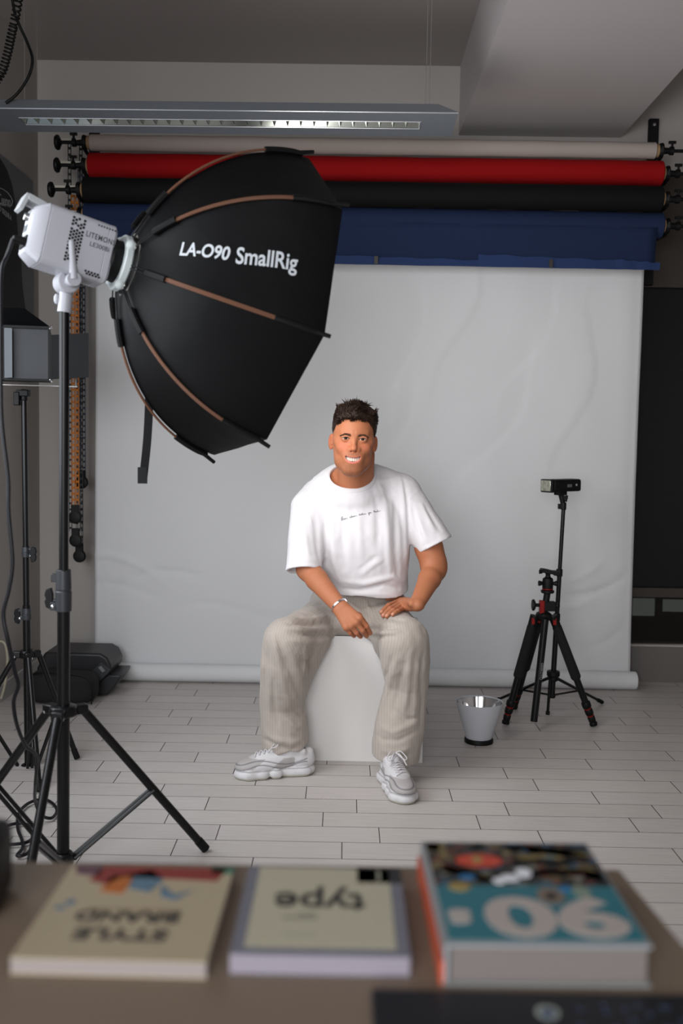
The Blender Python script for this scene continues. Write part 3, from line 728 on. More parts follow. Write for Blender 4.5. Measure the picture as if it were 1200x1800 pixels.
m = MB(); m.tube([L_(-.31, .028, -.034), L_(-.345, .030, -.034), L_(-.362, .032, -.036)], [.011, .0105, .007], 14)
m.build('plug', blackp, cb)

# ------------------------------------------------------------------ poster on the left wall
a = PX(57, 318, XL+.004); PYr = a.y; zt = a.z; zb = PX(57, 596, XL+.004).z; PYl = 4.25
po = thing('poster', 'grey poster with a black shape and white logo on the left wall', 'poster', (XL+.004, (PYl+PYr)/2, zb))
MB().box((XL+.003, (PYl+PYr)/2, (zt+zb)/2), (.006, PYr-PYl, zt-zb)).build('poster_sheet', mat('poster_grey', srgb(112, 116, 120), .5, var=(3, .35)), po)
pts = [PX(x_, y_, XL+.007) for x_, y_ in ((-60, 262), (-20, 262), (0, 278), (12, 298), (21, 325), (27, 358), (30, 395), (33, 430), (37, 460), (39, 500), (44, 540), (54, 590), (-60, 640))]
pg = [(p.y, p.z) for p in pts]
M2 = Matrix(((0, 0, 1, XL+.006), (1, 0, 0, 0), (0, 1, 0, 0), (0, 0, 0, 1)))
MB().prism(pg, .002, M2).build('black_shape', mat('poster_black', srgb(20, 20, 21), .5), po, smooth=0)
lg = mat('poster_logo', srgb(150, 150, 152), .6)
a = PX(-8, 350, XL+.0085); b = PX(19, 356, XL+.0085)
flat_text('e Cuervo', (XL+.0085, a.y, a.z), (0, 1, (b.z-a.z)/(b.y-a.y)), (0, 0, 1), .075, lg, po, width=(b.y-a.y), font_shear=.2, label='white lettering e Cuervo')
a = PX(-3, 365, XL+.0085); b = PX(20, 370, XL+.0085)
flat_text('LD TEQUILA', (XL+.0085, a.y, PX(0, 367, XL+.0085).z), (0, 1, -.05), (0, 0, 1), .034, lg, po, width=(b.y-a.y), label='white lettering LD TEQUILA')
m = MB(); arc = [PX(x_, y_, XL+.0085) for x_, y_ in ((-2, 330), (6, 333), (13, 338), (19, 346), (22, 354), (20, 362), (10, 359), (0, 357))]
m.tube(arc, .0022, 5); m.build('logo_border', lg, po)
# pale cable at the left wall, low white heater edge
m = MB().tube(catmull([PY(-8, 1128, 4.6), PY(4, 1128, 4.6), PY(10, 1136, 4.6), PY(13, 1160, 4.6), PY(9, 1200, 4.6), PY(2, 1228, 4.6)], 6), .006, 8).build('pale_cable', mat('cable_beige', srgb(168, 160, 140), .5))
tag(m, 'beige cable curving down at the left edge near the floor', 'cable')

# ------------------------------------------------------------------ printer and bag on the floor
pm1 = mat('printer_black', srgb(30, 30, 32), .42); pm2 = mat('printer_panel', srgb(58, 59, 61), .3)
pr = thing('printer', 'black printer with its paper tray out on the floor by the backdrop', 'printer', (-1.33, 4.93, 0))
A_ = lambda px, py, Y=4.74: PY(px, py, Y)
oz = [A_(64, 1175), A_(78, 1147), A_(176, 1149), A_(188, 1156), A_(196, 1172), A_(193, 1184), A_(177, 1199), A_(166, 1215), A_(160, 1232), A_(66, 1232)]
oz[-1].z = oz[-2].z = .012
pgn = [(p.x, p.z) for p in oz]
Mx = Matrix(((1, 0, 0, 0), (0, 0, -1, 5.00), (0, 1, 0, 0), (0, 0, 0, 1)))
MB().prism([(x_, z_0) for x_, z_0 in pgn], .26, Mx).build('printer_body', pm1, pr, bevel=.012, seg=3)
a, b, c, d = A_(156, 1186, 4.735), A_(178, 1164, 4.735), A_(195, 1177, 4.735), A_(176, 1197, 4.735)
nn = Vector((0, -.004, 0)); MB().hexa([a, d, c, b, a+nn, d+nn, c+nn, b+nn]).build('control_panel', pm2, pr, bevel=.001)
a, b, c, d = A_(173, 1173, 4.73), A_(178, 1170, 4.73), A_(185, 1179, 4.73), A_(180, 1182, 4.73)
MB().hexa([a, d, c, b, a+nn, d+nn, c+nn, b+nn]).build('screen', mat('printer_screen', srgb(120, 122, 124), .3), pr)
oz = [A_(168, 1205), A_(190, 1187), A_(213, 1187), A_(211, 1194), A_(200, 1208), A_(188, 1229), A_(166, 1230)]
MB().prism([(p.x, max(p.z, .008)) for p in oz], .22, Matrix(((1, 0, 0, 0), (0, 0, -1, 4.96), (0, 1, 0, 0), (0, 0, 0, 1)))).build('paper_tray', mat('tray_black', srgb(36, 37, 39), .35), pr, bevel=.006)
bg = thing('equipment_bag', 'soft black bag in front of the printer, behind the light stands', 'bag', (-1.37, 4.62, 0))
vs = []; nb = 28
ctrB = Vector((-1.32, 4.63, .0)); hx, hy, hzz = .165, .075, .15
for i in range(15):
    t_ = PI*i/14
    for j in range(nb):
        p_ = 2*PI*j/nb
        sx = math.copysign(abs(math.sin(t_))**.45, 1); cxp = math.copysign(abs(math.cos(p_))**.5, math.cos(p_)); sxp = math.copysign(abs(math.sin(p_))**.5, math.sin(p_)); cz = math.copysign(abs(math.cos(t_))**.55, math.cos(t_))
        v = Vector((hx*sx*cxp, hy*sx*sxp, hzz*.5*(cz+1)+.003)); v.x += .02*v.z/.15*0; v += Vector((noise.noise(v*9), noise.noise(v*9+Vector((3, 3, 3))), noise.noise(v*7)*.5))*.012*min(1, v.z*10)
        vs.append(ctrB+v)
fs = [(i*nb+j, (i+1)*nb+j, (i+1)*nb+(j+1) % nb, i*nb+(j+1) % nb) for i in range(14) for j in range(nb)]
MB().add(vs, fs).build('bag_body', mat('bag_fabric', srgb(20, 20, 21), .8, bump=(200, .2, .001)), bg, smooth=80)
MB().tube(catmull([ctrB+Vector((-.13, -.05, .145)), ctrB+Vector((-.05, -.066, .158)), ctrB+Vector((.06, -.066, .15)), ctrB+Vector((.13, -.066, .13)), ctrB+Vector((.155, -.070, .08)), ctrB+Vector((.15, -.07, .01))], 6), .003, 6).build('piping', blackp, bg)

# ------------------------------------------------------------------ flash on its stand
YF_ = 4.55; g_ = lambda px, py, Y=YF_: PY(px, py, Y)
fa = g_(990, 893); fb = g_(970, 1222)
def onf(py): return fa.lerp(fb, (py-893)/(1222-893))
fs_ = thing('flash_stand', 'thin black stand holding the small flash in front of the backdrop', 'light stand', (fb.x, fb.y, 0))
for y0, y1, r in ((1222, 1085, .0125), (1100, 1000, .0105), (1010, 890, .0092)): MB().tube([onf(y0), onf(y1)], r, 18).build('tube', black, fs_)
for y0, r in ((1090, .0155), (1012, .0145), (896, .013)):
    c = onf(y0); m = MB(); m.lathe(c, (0, 0, 1), [(0, r), (.03, r), (.034, r*.9)], 16); m.box(c+Vector((-.016, 0, .015)), (.018, .018, .024)); m.build('clamp', blackp, fs_, bevel=.002)
hb = onf(1193); m = MB(); m.lathe(hb+Vector((0, 0, -.01)), (0, 0, 1), [(0, .018), (.004, .024), (.02, .024), (.026, .030), (.046, .030), (.05, .02)], 20); m.build('hub', blackp, fs_, bevel=.002)
lw = onf(1222); MB().lathe(lw+Vector((0, 0, -.012)), (0, 0, 1), [(0, .014), (.01, .016), (.022, .014)], 16).build('lower_collar', blackp, fs_)
for p in (PZ(1058, 1238), PZ(962, 1260), PZ(868, 1236)):
    b = Vector((p.x, p.y, .010)); d = (b-hb); d.z = 0; d.normalize(); a = hb+d*.024
    lg_ = MB().tube([a, b], [.0075, .0065], 10).build('leg', black, fs_)
    MB().tube([b.lerp(a, .1), b], .0098, 10).build('rubber_foot', blackp, lg_)
    MB().tube([a.lerp(b, .5), lw+d*.012], .005, 8).build('brace', black, fs_)
# flash unit
fl2 = thing('flash_unit', 'small black flash with a glass window on top of its thin stand', 'flash', tuple(g_(985, 853)))
fc = g_(985, 853); yf = math.radians(30); fx = Vector((math.cos(yf), math.sin(yf), .015)).normalized(); fy = fx.cross(Vector((0, 0, 1))).normalized(); fz = fy.cross(fx)*-1
if fz.z < 0: fz = -fz
MF = Matrix(((fx.x, fy.x, fz.x), (fx.y, fy.y, fz.y), (fx.z, fy.z, fz.z)))
def fp(x, y, z): return fc+fx*x+fy*y+fz*z
m = MB(); m.box(fp(.012, 0, 0), (.165, .074, .056), MF); m.build('flash_body', blackp, fl2, bevel=.010, seg=3)
m = MB(); m.box(fp(-.078, 0, -.001), (.02, .078, .060), MF); m.build('head_frame', blackp, fl2, bevel=.006, seg=3)
m = MB(); m.box(fp(-.0885, 0, 0), (.003, .064, .048), MF); m.build('flash_window', mat('flash_lens', srgb(196, 196, 180), .12, .75, bump=(45, .9, .004)), fl2, bevel=.001, label='ribbed glass flash window')
m = MB(); m.box(fp(.02, .0375, -.001), (.026, .002, .013), MF); m.build('label_plate', mat('label_grey', srgb(96, 96, 98), .4), fl2)
m = MB(); m.lathe(fp(.062, .0365, .002), fy, [(0, .0055), (.002, .005)], 14); m.build('logo_dot', mat('logo_pale', srgb(150, 150, 152), .4), fl2)
m = MB(); m.box(fp(.0, 0, -.036), (.045, .04, .018), MF); m.tube([fc+Vector((.003, 0, -.04)), fa+Vector((0, 0, .005))], [.013, .010], 14); m.box(fc+Vector((.022, -.004, -.055)), (.022, .014, .016)); m.tube([fc+Vector((.03, -.006, -.045)), fc+Vector((.024, -.006, -.075))], .006, 8)
m.build('cold_shoe', blackp, fl2, bevel=.002)

# ------------------------------------------------------------------ camera tripod
Y3 = 4.33; h_ = lambda px, py, Y=Y3: PY(px, py, Y)
tt = h_(956, 1078)
tr = thing('camera_tripod', 'black tripod with red accents and foam grips in front of the flash stand', 'tripod', (tt.x, tt.y, 0))
redm = mat('tripod_red', srgb(130, 14, 12), .45, spec=.3); foam = mat('foam_grip', srgb(16, 16, 17), .9, bump=(300, .3, .001))
m = MB(); m.lathe(tt+Vector((0, 0, -.03)), (0, 0, 1), [(0, .026), (.01, .032), (.026, .034), (.036, .022)], 24); m.build('shoulder', blackp, tr, bevel=.002)
feet3 = [PZ(888, 1275), PZ(1043, 1278), PZ(903, 1247)]
for i, p in enumerate(feet3):
    b = Vector((p.x, p.y, .0)); d = b-tt; d.z = 0; d.normalize(); a = tt+d*.040+Vector((0, 0, -.012)); b.z = .012; s_ = d.cross(Vector((0, 0, 1)))
    f = lambda t_: a.lerp(b, t_)
    lg_ = MB().tube([f(0), f(.16)], [.020, .019], 16).build('leg', blackp, tr)
    m = MB(); m.tube([f(.10), f(.56)], [.0205, .0225], 20); m.tube([f(.56), f(.575)], [.0225, .019], 20); m.build('foam_grip', foam, lg_)
    MB().tube([f(.55), f(.80)], .0150, 18).build('leg_tube', black, lg_)
    m = MB()
    for t0, r in ((.79, .0205), (.855, .0185), (.92, .0165)): m.tube([f(t0), f(t0+.008), f(t0+.046), f(t0+.054)], [r*.9, r, r*.97, r*.85], 16)
    m.build('twist_locks', blackp, lg_)
    for t0, r in ((.846, .0164), (.912, .0150)): MB().tube([f(t0), f(t0+.009)], r, 16).build('red_ring', redm, lg_, label='red ring between two leg locks')
    MB().tube([f(.972), f(.985), b+Vector((0, 0, -.004))], [.013, .018, .017], 10).build('foot', blackp, lg_)
    vv = Vector((0, -1, 0)); MB().box(f(.050)+Vector((-.004, -.017, .002)), (.013, .006, .028)).build('red_catch', redm, lg_, label='red leg catch')
ct0 = tt+Vector((0, 0, -.02)); ct1 = h_(938, 1268, 4.28)
ct1.z = max(ct1.z, .01)
m = MB(); m.tube([ct0+Vector((.0, -.03, 0)), ct1], .0155, 20); ctb = m.build('long_tube', black, tr)
dd = (ct1-ct0).normalized(); o_ = ct0.lerp(ct1, .42)+Vector((.004, -.018-.03*.6, 0))
flat_text('GEEKOTO', o_, dd, Vector((1, 0, 0)), .016, mat('print_dim', srgb(130, 130, 132), .6), tr, label='pale lettering down the tube')
m = MB(); m.tube([tt, h_(962, 1036)+Vector((0, 0, -.012))], .0145, 20); m.box(tt+Vector((.022, 0, .032)), (.05, .036, .042)); m.sphere(tt+Vector((.055, -.005, .035)), .013, 10); m.build('column_clamp', blackp, tr, bevel=.003)
m = MB(); m.box(tt+Vector((-.012, -.002, .028)), (.020, .036, .058)); m.build('red_clamp', redm, tr, bevel=.003)
m = MB(); m.tube([tt+Vector((-.022, -.002, .036)), tt+Vector((-.040, -.002, .036))], [.008, .008], 12); m.tube([tt+Vector((-.040, -.002, .036)), tt+Vector((-.046, -.002, .036)), tt+Vector((-.054, -.002, .036))], [.016, .026, .024], 18); m.build('large_knob', blackp, tr, bevel=.001)
c = h_(962, 1036); m = MB(); m.lathe(c+Vector((0, 0, -.016)), (0, 0, 1), [(0, .026), (.004, .029), (.012, .029), (.014, .022)], 24); m.build('pan_base', blackp, tr)
m = MB(); m.lathe(c+Vector((0, 0, -.0)), (0, 0, 1), [(0, .0235), (.004, .0235)], 24); m.build('red_ring', redm, tr)
m = MB(); m.lathe(c+Vector((0, 0, .003)), (0, 0, 1), [(0, .023), (.03, .0245), (.045, .022), (.052, .012), (.06, .010), (.068, .013)], 24)
for s_ in (-1, 1): m.tube([c+Vector((s_*.02, -.004, .027)), c+Vector((s_*.036, -.004, .027)), c+Vector((s_*.042, -.004, .027))], [.006, .012, .011], 12)
m.build('ball_head', blackp, tr)
m = MB(); pc = c+Vector((.006, 0, .078)); m.box(pc, (.078, .05, .015), Matrix.Rotation(.16, 3, 'Y')); m.box(pc+Vector((-.018, 0, .008)), (.03, .04, .008), Matrix.Rotation(.16, 3, 'Y'))
m.tube([pc+Vector((-.032, -.01, .0)), pc+Vector((-.047, -.01, .0))], [.007, .010], 12); m.build('quick_release_plate', blackp, tr, bevel=.002)

# ------------------------------------------------------------------ metal reflector standing on the floor
p0 = PZ(841, 1304)
rf_ = thing('lamp_reflector', 'white cone shaped lamp reflector with mirrored inside standing on the tiles', 'reflector', (p0.x, p0.y, 0))
R1, R2, HH = .099, .052, .173
MB().lathe((p0.x, p0.y, 0), (0, 0, 1), [(0, .050), (0, .060), (.012, .061), (.02, .057), (.02, .050)], 40, caps=False).build('black_rim', blackp, rf_)
MB().lathe((p0.x, p0.y, 0), (0, 0, 1), [(.014, .053), (.05, .064), (.1, .079), (.15, .094), (HH-.003, R1-.001), (HH, R1), (HH+.001, R1-.0015), (HH-.002, R1-.004)], 56, caps=False).build('white_cone', mat('reflector_white', srgb(190, 192, 198), .38), rf_, smooth=40)
m = MB(); vs = []; NZ, NQ = 26, 64
for j in range(NZ+1):
    z_0 = .022+(HH-.004-.022)*j/NZ; r = .052+(R1-.005-.052)*j/NZ
    for i in range(NQ):
        rr = r-(.0012 if (i+j) % 2 else 0); vs.append((p0.x+rr*math.cos(2*PI*i/NQ), p0.y+rr*math.sin(2*PI*i/NQ), z_0))
m.add(vs, [(j*NQ+i, j*NQ+(i+1) % NQ, (j+1)*NQ+(i+1) % NQ, (j+1)*NQ+i) for j in range(NZ) for i in range(NQ)])
m.build('mirrored_inside', mat('silver_mirror', (.82, .83, .85, 1), .12, 1.0), rf_, smooth=20)

# ------------------------------------------------------------------ white posing box
bf = PZ(742, 1341, 0); bl_ = bf.x-.475
HB = .497
t = thing('posing_box', 'white cube box that the person sits on', 'box', ((bf.x+bl_)/2, bf.y+.225, 0))
bwm = mat('box_white_board', srgb(230, 228, 226), .5)
th = .017; x0, x1, y0, y1 = bl_, bf.x, bf.y, bf.y+.45
MB().box(((x0+x1)/2, y0+.003+th/2, HB/2), (x1-x0-2*th, th, HB-.001)).build('front_panel', bwm, t)
for xx in (x0+th/2, x1-th/2): MB().box((xx, (y0+y1)/2, HB/2), (th, y1-y0, HB)).build('side_panel', bwm, t, bevel=.001)
MB().box(((x0+x1)/2, (y0+y1)/2+th, HB-th/2), (x1-x0-2*th, y1-y0-2*th, th)).build('top_panel', bwm, t)
MB().box(((x0+x1)/2, (y0+y1)/2+.01, .012+th/2), (x1-x0-2*th, y1-y0-.05, th)).build('bottom_panel', bwm, t)

# ------------------------------------------------------------------ foreground table and books
TZ = .75
fl0 = PZ(-150, 1513, TZ); fr0 = PZ(1088, 1528, TZ)
wood = mat('table_wood', srgb(124, 108, 92), .55, var=(4, .12), bump=(5, .05, .002, (1, 12, 1)))
tb = thing('table', 'light brown wooden table across the bottom foreground with books on it', 'table', (0, .8, 0))
xA, xB, yB, yA = -.75, fr0.x+.0, fr0.y+.0, .35
pts = [(xA, yA), (PZ(1200, 1696, TZ).x+.02+.05, yA), (fr0.x, fr0.y), (xA, fl0.y)]
MB().prism(pts, .03, Matrix.Translation((0, 0, TZ-.03))).build('table_top', wood, tb, bevel=.002)
for x_, y_ in ((xA+.06, 1.10), (fr0.x-.10, 1.10), (xA+.06, .42), (fr0.x-.06, .42)): MB().box((x_, y_, (TZ-.03)/2), (.045, .045, TZ-.03)).build('leg', wood, tb, bevel=.002)
# books: frames fitted to their near/far corners
def book(name, label, near_l, near_r, far_l, far_r, th, cover, pages, spine=None, base=None, hard=.0, base_m=None):
    zt = TZ+th; a, b, c, d = [PZ(*p, zt) for p in (near_l, near_r, far_r, far_l)]
    x = (b-a).normalized(); W = ((b-a).length+(c-d).length)/2; y = Vector((0, 0, 1)).cross(x).normalized(); D = ((d-a).dot(y)+(c-b).dot(y))/2
    o = a.lerp(b, .5)-x*W/2; o.z = TZ
    t = thing(name, label, 'book', tuple(o+x*W/2+y*D/2), 'books on the foreground table')
    Mb = Matrix(((x.x, y.x, 0), (x.y, y.y, 0), (0, 0, 1)))
    ct = max(.0012, hard)
    def P_(u, v, z): return o+x*u*W+y*v*D+Vector((0, 0, z))
    MB().box(P_(.5, .5, th-ct/2), (W, D, ct), Mb).build('front_cover', cover, t)
    MB().box(P_(.5, .5, ct/2), (W, D, ct), Mb).build('back_cover', base_m or cover, t)
    MB().box(P_(.5, .5, th/2), (W-2*hard-.001, D-2*hard-.001, th-2*ct), Mb).build('page_block', pages, t)
    if spine: MB().box(P_(0, .5, th/2)+x*(-.001), (ct+.001, D, th), Mb).build('spine', spine, t)
    return t, P_, Mb, x, y, W, D, th
pagesm = mat('page_edges', srgb(146, 136, 132), .8, bump=(400, .3, .001, (.2, .2, 6)))
creamc = mat('cream_cover', srgb(172, 158, 132), .5)
def cov_shape(B, pts, m_, name, z=0.0004, parent=None):
    t, P_, Mb, x, y, W, D, th = B
    n = len(pts); vs = [P_(u, v, th) for u, v in pts]+[P_(u, v, th)+Vector((0, 0, z)) for u, v in pts]
    return MB().add(vs, [tuple(range(n-1, -1, -1)), tuple(range(n, 2*n))]+[(i, (i+1) % n, n+(i+1) % n, n+i) for i in range(n)]).build(name, m_, t, smooth=0)
def cov_text(B, txt, u, v, size, m_, width, label, **kw):   # text upside down for the viewer
    t, P_, Mb, x, y, W, D, th = B
    return flat_text(txt, P_(u, v, th+.0006), -x, -y, size, m_, t, width=width, label=label, **kw)
def ell(cu, cv, ru, rv, n=24, a0=0): return [(cu+ru*math.cos(2*PI*i/n+a0), cv+rv*math.sin(2*PI*i/n+a0)) for i in range(n)]
ink = mat('ink_dark', srgb(42, 40, 40), .6)
B1 = book('book', 'cream paperback with upside down title, leftmost book on the table', (14, 1683), (366, 1692), (118, 1521), (398, 1524), .016, creamc, pagesm)
W = B1[5]
cov_text(B1, 'STYLE', .75, .235, .030, ink, W*.50, 'dark lettering STYLE', bold=.0006, spacing=1.0)
cov_text(B1, 'BRAND', .775, .415, .030, ink, W*.57, 'dark lettering BRAND', bold=.0006)
redc = mat('cover_red', srgb(132, 52, 46), .5); orc = mat('cover_orange', srgb(176, 100, 44), .5); blc = mat('cover_blue', srgb(92, 118, 136), .5); grc = mat('cover_green', srgb(66, 116, 96), .5); prp = mat('cover_plum', srgb(96, 66, 76), .5)
cov_shape(B1, [(.20, .99), (.16, .80), (.28, .76), (.34, .86), (.92, .83), (.96, .99)], redc, 'cover_picture')
cov_shape(B1, [(.28, .86), (.26, .68), (.40, .66), (.42, .90)], orc, 'cover_picture')
cov_shape(B1, [(.40, .90), (.42, .72), (.55, .68), (.60, .84), (.50, .95)], blc, 'cover_picture')
cov_shape(B1, [(.60, .78), (.62, .64), (.72, .60), (.80, .72), (.70, .66)], blc, 'cover_picture')
cov_shape(B1, [(.86, 1.0), (.87, .93), (1.0, .92), (1.0, 1.0)], grc, 'cover_picture')
cov_shape(B1, [(.02, .99), (.06, .88), (.20, .86), (.20, .99)], prp, 'cover_picture')
cov_shape(B1, ell(.13, .55, .03, .03, 12), blc, 'cover_picture'); cov_shape(B1, ell(.09, .49, .035, .02, 12), blc, 'cover_picture')
cov_shape(B1, [(.26, .475), (.78, .475), (.78, .49), (.26, .49)], mat('ink_pale', srgb(140, 124, 100), .6), 'small_print')
lil = mat('grey_lilac_cover', srgb(116, 116, 126), .5, var=(60, .2)); mint = mat('pale_cover_paper', srgb(180, 174, 152), .5)
B2 = book('book', 'grey bordered book with pale cover titled type, middle of the three books', (403, 1676), (721, 1682), (436, 1523), (701, 1526), .020, lil, mat('page_edges_lilac', srgb(140, 132, 142), .8))
cov_shape(B2, [(.075, .07), (.925, .07), (.925, .985), (.075, .985)], mint, 'cover_label')
cov_shape(B2, [(.715, .80), (1.0, .80), (1.0, 1.0), (.715, 1.0)], mat('cover_corner_dark', srgb(34, 34, 38), .5), 'dark_corner')
cov_shape(B2, [(.845, .83), (.865, .83), (.865, .96), (.845, .96)], mat('cover_corner_line', srgb(150, 148, 130), .5), 'corner_mark', z=.0008)
cov_text(B2, 'type', .765, .55, .066, ink, B2[5]*.56, 'dark lettering type', bold=.0010)
cov_shape(B2, [(.27, .36), (.47, .36), (.47, .385), (.27, .385)], mat('ink_mid', srgb(120, 118, 104), .6), 'small_print', z=.0006)
cov_shape(B2, [(.36, .40), (.47, .40), (.47, .42), (.36, .42)], MATS['ink_mid'], 'small_print', z=.0006)
cov_shape(B2, [(.28, .18), (.47, .18), (.47, .20), (.28, .20)], mat('ink_faint', srgb(160, 158, 138), .6), 'small_print', z=.0006)
whc = mat('cover_white_edge', srgb(140, 142, 144), .45)
B3 = book('book', 'thick teal and black hardback titled 90s, rightmost and largest book', (790, 1660), (1143, 1663), (757, 1480), (1048, 1482), .040, whc, mat('page_edges_grey', srgb(112, 104, 100), .8), hard=.0028, base_m=whc, spine=whc)
collage = mat('cover_collage', (.1, .1, .1, 1), .4)
nt = collage.node_tree; tc = nt.nodes.new('ShaderNodeTexCoord'); vo = nt.nodes.new('ShaderNodeTexVoronoi'); vo.inputs['Scale'].default_value = 110; vo.inputs['Randomness'].default_value = 1
sx = nt.nodes.new('ShaderNodeSeparateColor'); cr = nt.nodes.new('ShaderNodeValToRGB'); cr.color_ramp.interpolation = 'CONSTANT'
pal = [(0, (24, 22, 20)), (.22, (84, 74, 46)), (.36, (36, 32, 28)), (.52, (122, 104, 60)), (.62, (48, 66, 72)), (.72, (30, 26, 24)), (.82, (98, 46, 34)), (.90, (112, 118, 110)), (.95, (40, 84, 112))]
while len(cr.color_ramp.elements) < len(pal): cr.color_ramp.elements.new(.5)
for e_, (p_, c_) in zip(cr.color_ramp.elements, pal): e_.position = p_; e_.color = srgb(*c_)
nt.links.new(tc.outputs['Object'], vo.inputs['Vector']); nt.links.new(vo.outputs['Color'], sx.inputs[0]); nt.links.new(sx.outputs[0], cr.inputs[0]); nt.links.new(cr.outputs[0], nt.nodes['Principled BSDF'].inputs['Base Color'])
teal = mat('cover_teal', srgb(40, 108, 120), .4)
cov_shape(B3, [(.01, .035), (.99, .035), (.99, .52), (.01, .52)], teal, 'teal_field')
cov_shape(B3, [(.01, .52), (.99, .52), (.99, .985), (.01, .985)], collage, 'collage_field')
pk = mat('cover_pale_pink', srgb(172, 162, 156), .45)
cov_text(B3, '90', .955, .25, .108, pk, B3[5]*.73, 'pale lettering 90', bold=.004)
cov_text(B3, 's', .155, .21, .055, pk, B3[5]*.12, 'pale lettering s', bold=.002)
rc = mat('cover_bright_red', srgb(190, 66, 44), .4); oc = mat('cover_ochre', srgb(150, 128, 72), .45); bc_ = mat('cover_bright_blue', srgb(40, 110, 160), .4); vc = mat('cover_violet', srgb(70, 60, 110), .4); gc = mat('cover_sage', srgb(120, 134, 120), .45); dc = mat('cover_dark', srgb(24, 22, 22), .4)
for pts_, mm_, zz in ((ell(.30, .78, .155, .085), oc, .0004), (ell(.30, .78, .14, .073), rc, .0007), (ell(.29, .79, .03, .04), oc, .0010), (ell(.33, .955, .05, .025, 16), bc_, .0004), (ell(.55, .93, .07, .035, 16), bc_, .0004),
                      ([(.62, .86), (.98, .88), (.98, .90), (.60, .97)], dc, .0004), ([(.48, .76), (.85, .74), (.85, .79), (.50, .80)], vc, .0004), ([(.55, .62), (.92, .64), (.88, .70), (.55, .69)], oc, .0004), ([(.06, .66), (.30, .55), (.34, .60), (.10, .74)], gc, .0004),
                      ([(.01, .90), (.08, .88), (.10, .98), (.01, .98)], rc, .0004), (ell(.62, .42, .075, .075, 18), mat('cover_taupe', srgb(120, 104, 92), .45), .0012), (ell(.62, .41, .035, .035, 12), dc, .0014), (ell(.80, .46, .05, .06, 12), gc, .0012), (ell(.14, .50, .06, .04, 12), oc, .0012),
                      ([(.86, .60), (.97, .56), (.97, .66), (.90, .70)], oc, .0004), ([(.70, .86), (.95, .80), (.97, .84), (.75, .90)], rc, .0004), (ell(.72, .49, .03, .025, 10), bc_, .0012), (ell(.20, .60, .05, .03, 10), bc_, .0005), (ell(.42, .63, .09, .05, 14), dc, .0006),
                      (ell(.44, .595, .055, .035, 16), mat('cover_glossy_white', srgb(226, 228, 234), .3), .0010), (ell(.53, .65, .045, .045, 16), MATS['cover_glossy_white'], .0013), (ell(.37, .565, .035, .03, 12), MATS['cover_glossy_white'], .0009)):
    cov_shape(B3, pts_, mm_, 'cover_picture', z=zz)
a_ = B3[1](0, 0, 0); t3 = B3[0]
# thin orange book lying under the left edge of the big one
a = PZ(776, 1722, TZ+.004); b = PZ(742, 1542, TZ+.004)
MB().box((B3[1](0, .5, .0)+Vector((-.0045, 0, .006))), (.004, B3[6]*.99, .034), B3[2]).build('dust_jacket_edge', mat('jacket_orange', srgb(190, 84, 54), .5), t3, label='orange edge of the dust jacket')
mgz = thing('magazine', 'dark navy magazine cut off by the bottom edge, in front of the thick hardback', 'magazine', (.3, .75, TZ))
a = PZ(652, 1733, TZ+.006); b = PZ(1197, 1733, TZ+.006)
nvm = mat('magazine_navy', srgb(20, 24, 31), .4, var=(14, .5))
MB().box(((a.x+b.x)/2, a.y-.15, TZ+.003), (b.x-a.x, .29, .006)).build('magazine_cover', nvm, mgz, bevel=.001)
m_ = MB(); cc = PZ(962, 1778, TZ+.007); m_.lathe((cc.x, cc.y, TZ+.006), (0, 0, 1), [(0, .0105), (.0006, .0105)], 20); m_.build('cover_emblem', mat('emblem_pale', srgb(150, 158, 150), .5), mgz)
m_ = MB(); m_.lathe((cc.x, cc.y-.002, TZ+.0062), (0, 0, 1), [(0, .0065), (.0008, .0065)], 20); m_.build('emblem_center', mat('emblem_blue', srgb(52, 66, 100), .5), mgz)
m_ = MB()
for i in range(26): m_.lathe((cc.x+rnd.uniform(.02, .12), cc.y+rnd.uniform(-.06, .014), TZ+.006), (0, 0, 1), [(0, .003), (.0004, .003)], 6)
m_.build('blue_specks', mat('speck_blue', srgb(54, 66, 92), .5), mgz)['kind'] = 'stuff'
# black object cut off by the left frame edge
kb = thing('black_case', 'black object on the table, cut off by the left edge of the photo', 'case', (-.45, 1.04, TZ))
a = PZ(20, 1640, TZ); 
MB().box((a.x-.126, a.y+.05, TZ+.041), (.20, .09, .08), Matrix.Rotation(.12, 3, 'Z')).build('case_body', mat('case_black', srgb(14, 14, 15), .6), kb, bevel=.012, seg=3)
# ------------------------------------------------------------------ organic surfaces: distance fields meshed by surface nets
A3 = lambda *p: np.array(p[0] if len(p) == 1 else p, dtype=np.float64)
def nrm(a): return np.sqrt((a*a).sum(-1))
def sd_ell(P, c, r, R=None):
    q = P-A3(c)
    if R is not None: q = q @ R
    r = A3(r); k0 = nrm(q/r); k1 = nrm(q/(r*r))+1e-9
    return k0*(k0-1)/k1
def sd_cone(P, a, b, ra, rb):
    a = A3(a); b = A3(b); ab = b-a; t = np.clip(((P-a) @ ab)/max(ab @ ab, 1e-12), 0, 1)
    return nrm(P-a-t[:, None]*ab)-(ra+(rb-ra)*t)
def smin(a, b, k):
    h = np.maximum(k-np.abs(a-b), 0)/k; return np.minimum(a, b)-h*h*k*.25
def smax(a, b, k): return -smin(-a, -b, k)
def seg_d(P, a, b):
    a = A3(a); b = A3(b); ab = b-a; t = np.clip(((P-a) @ ab)/max(ab @ ab, 1e-12), 0, 1)
    return nrm(P-a-t[:, None]*ab), t
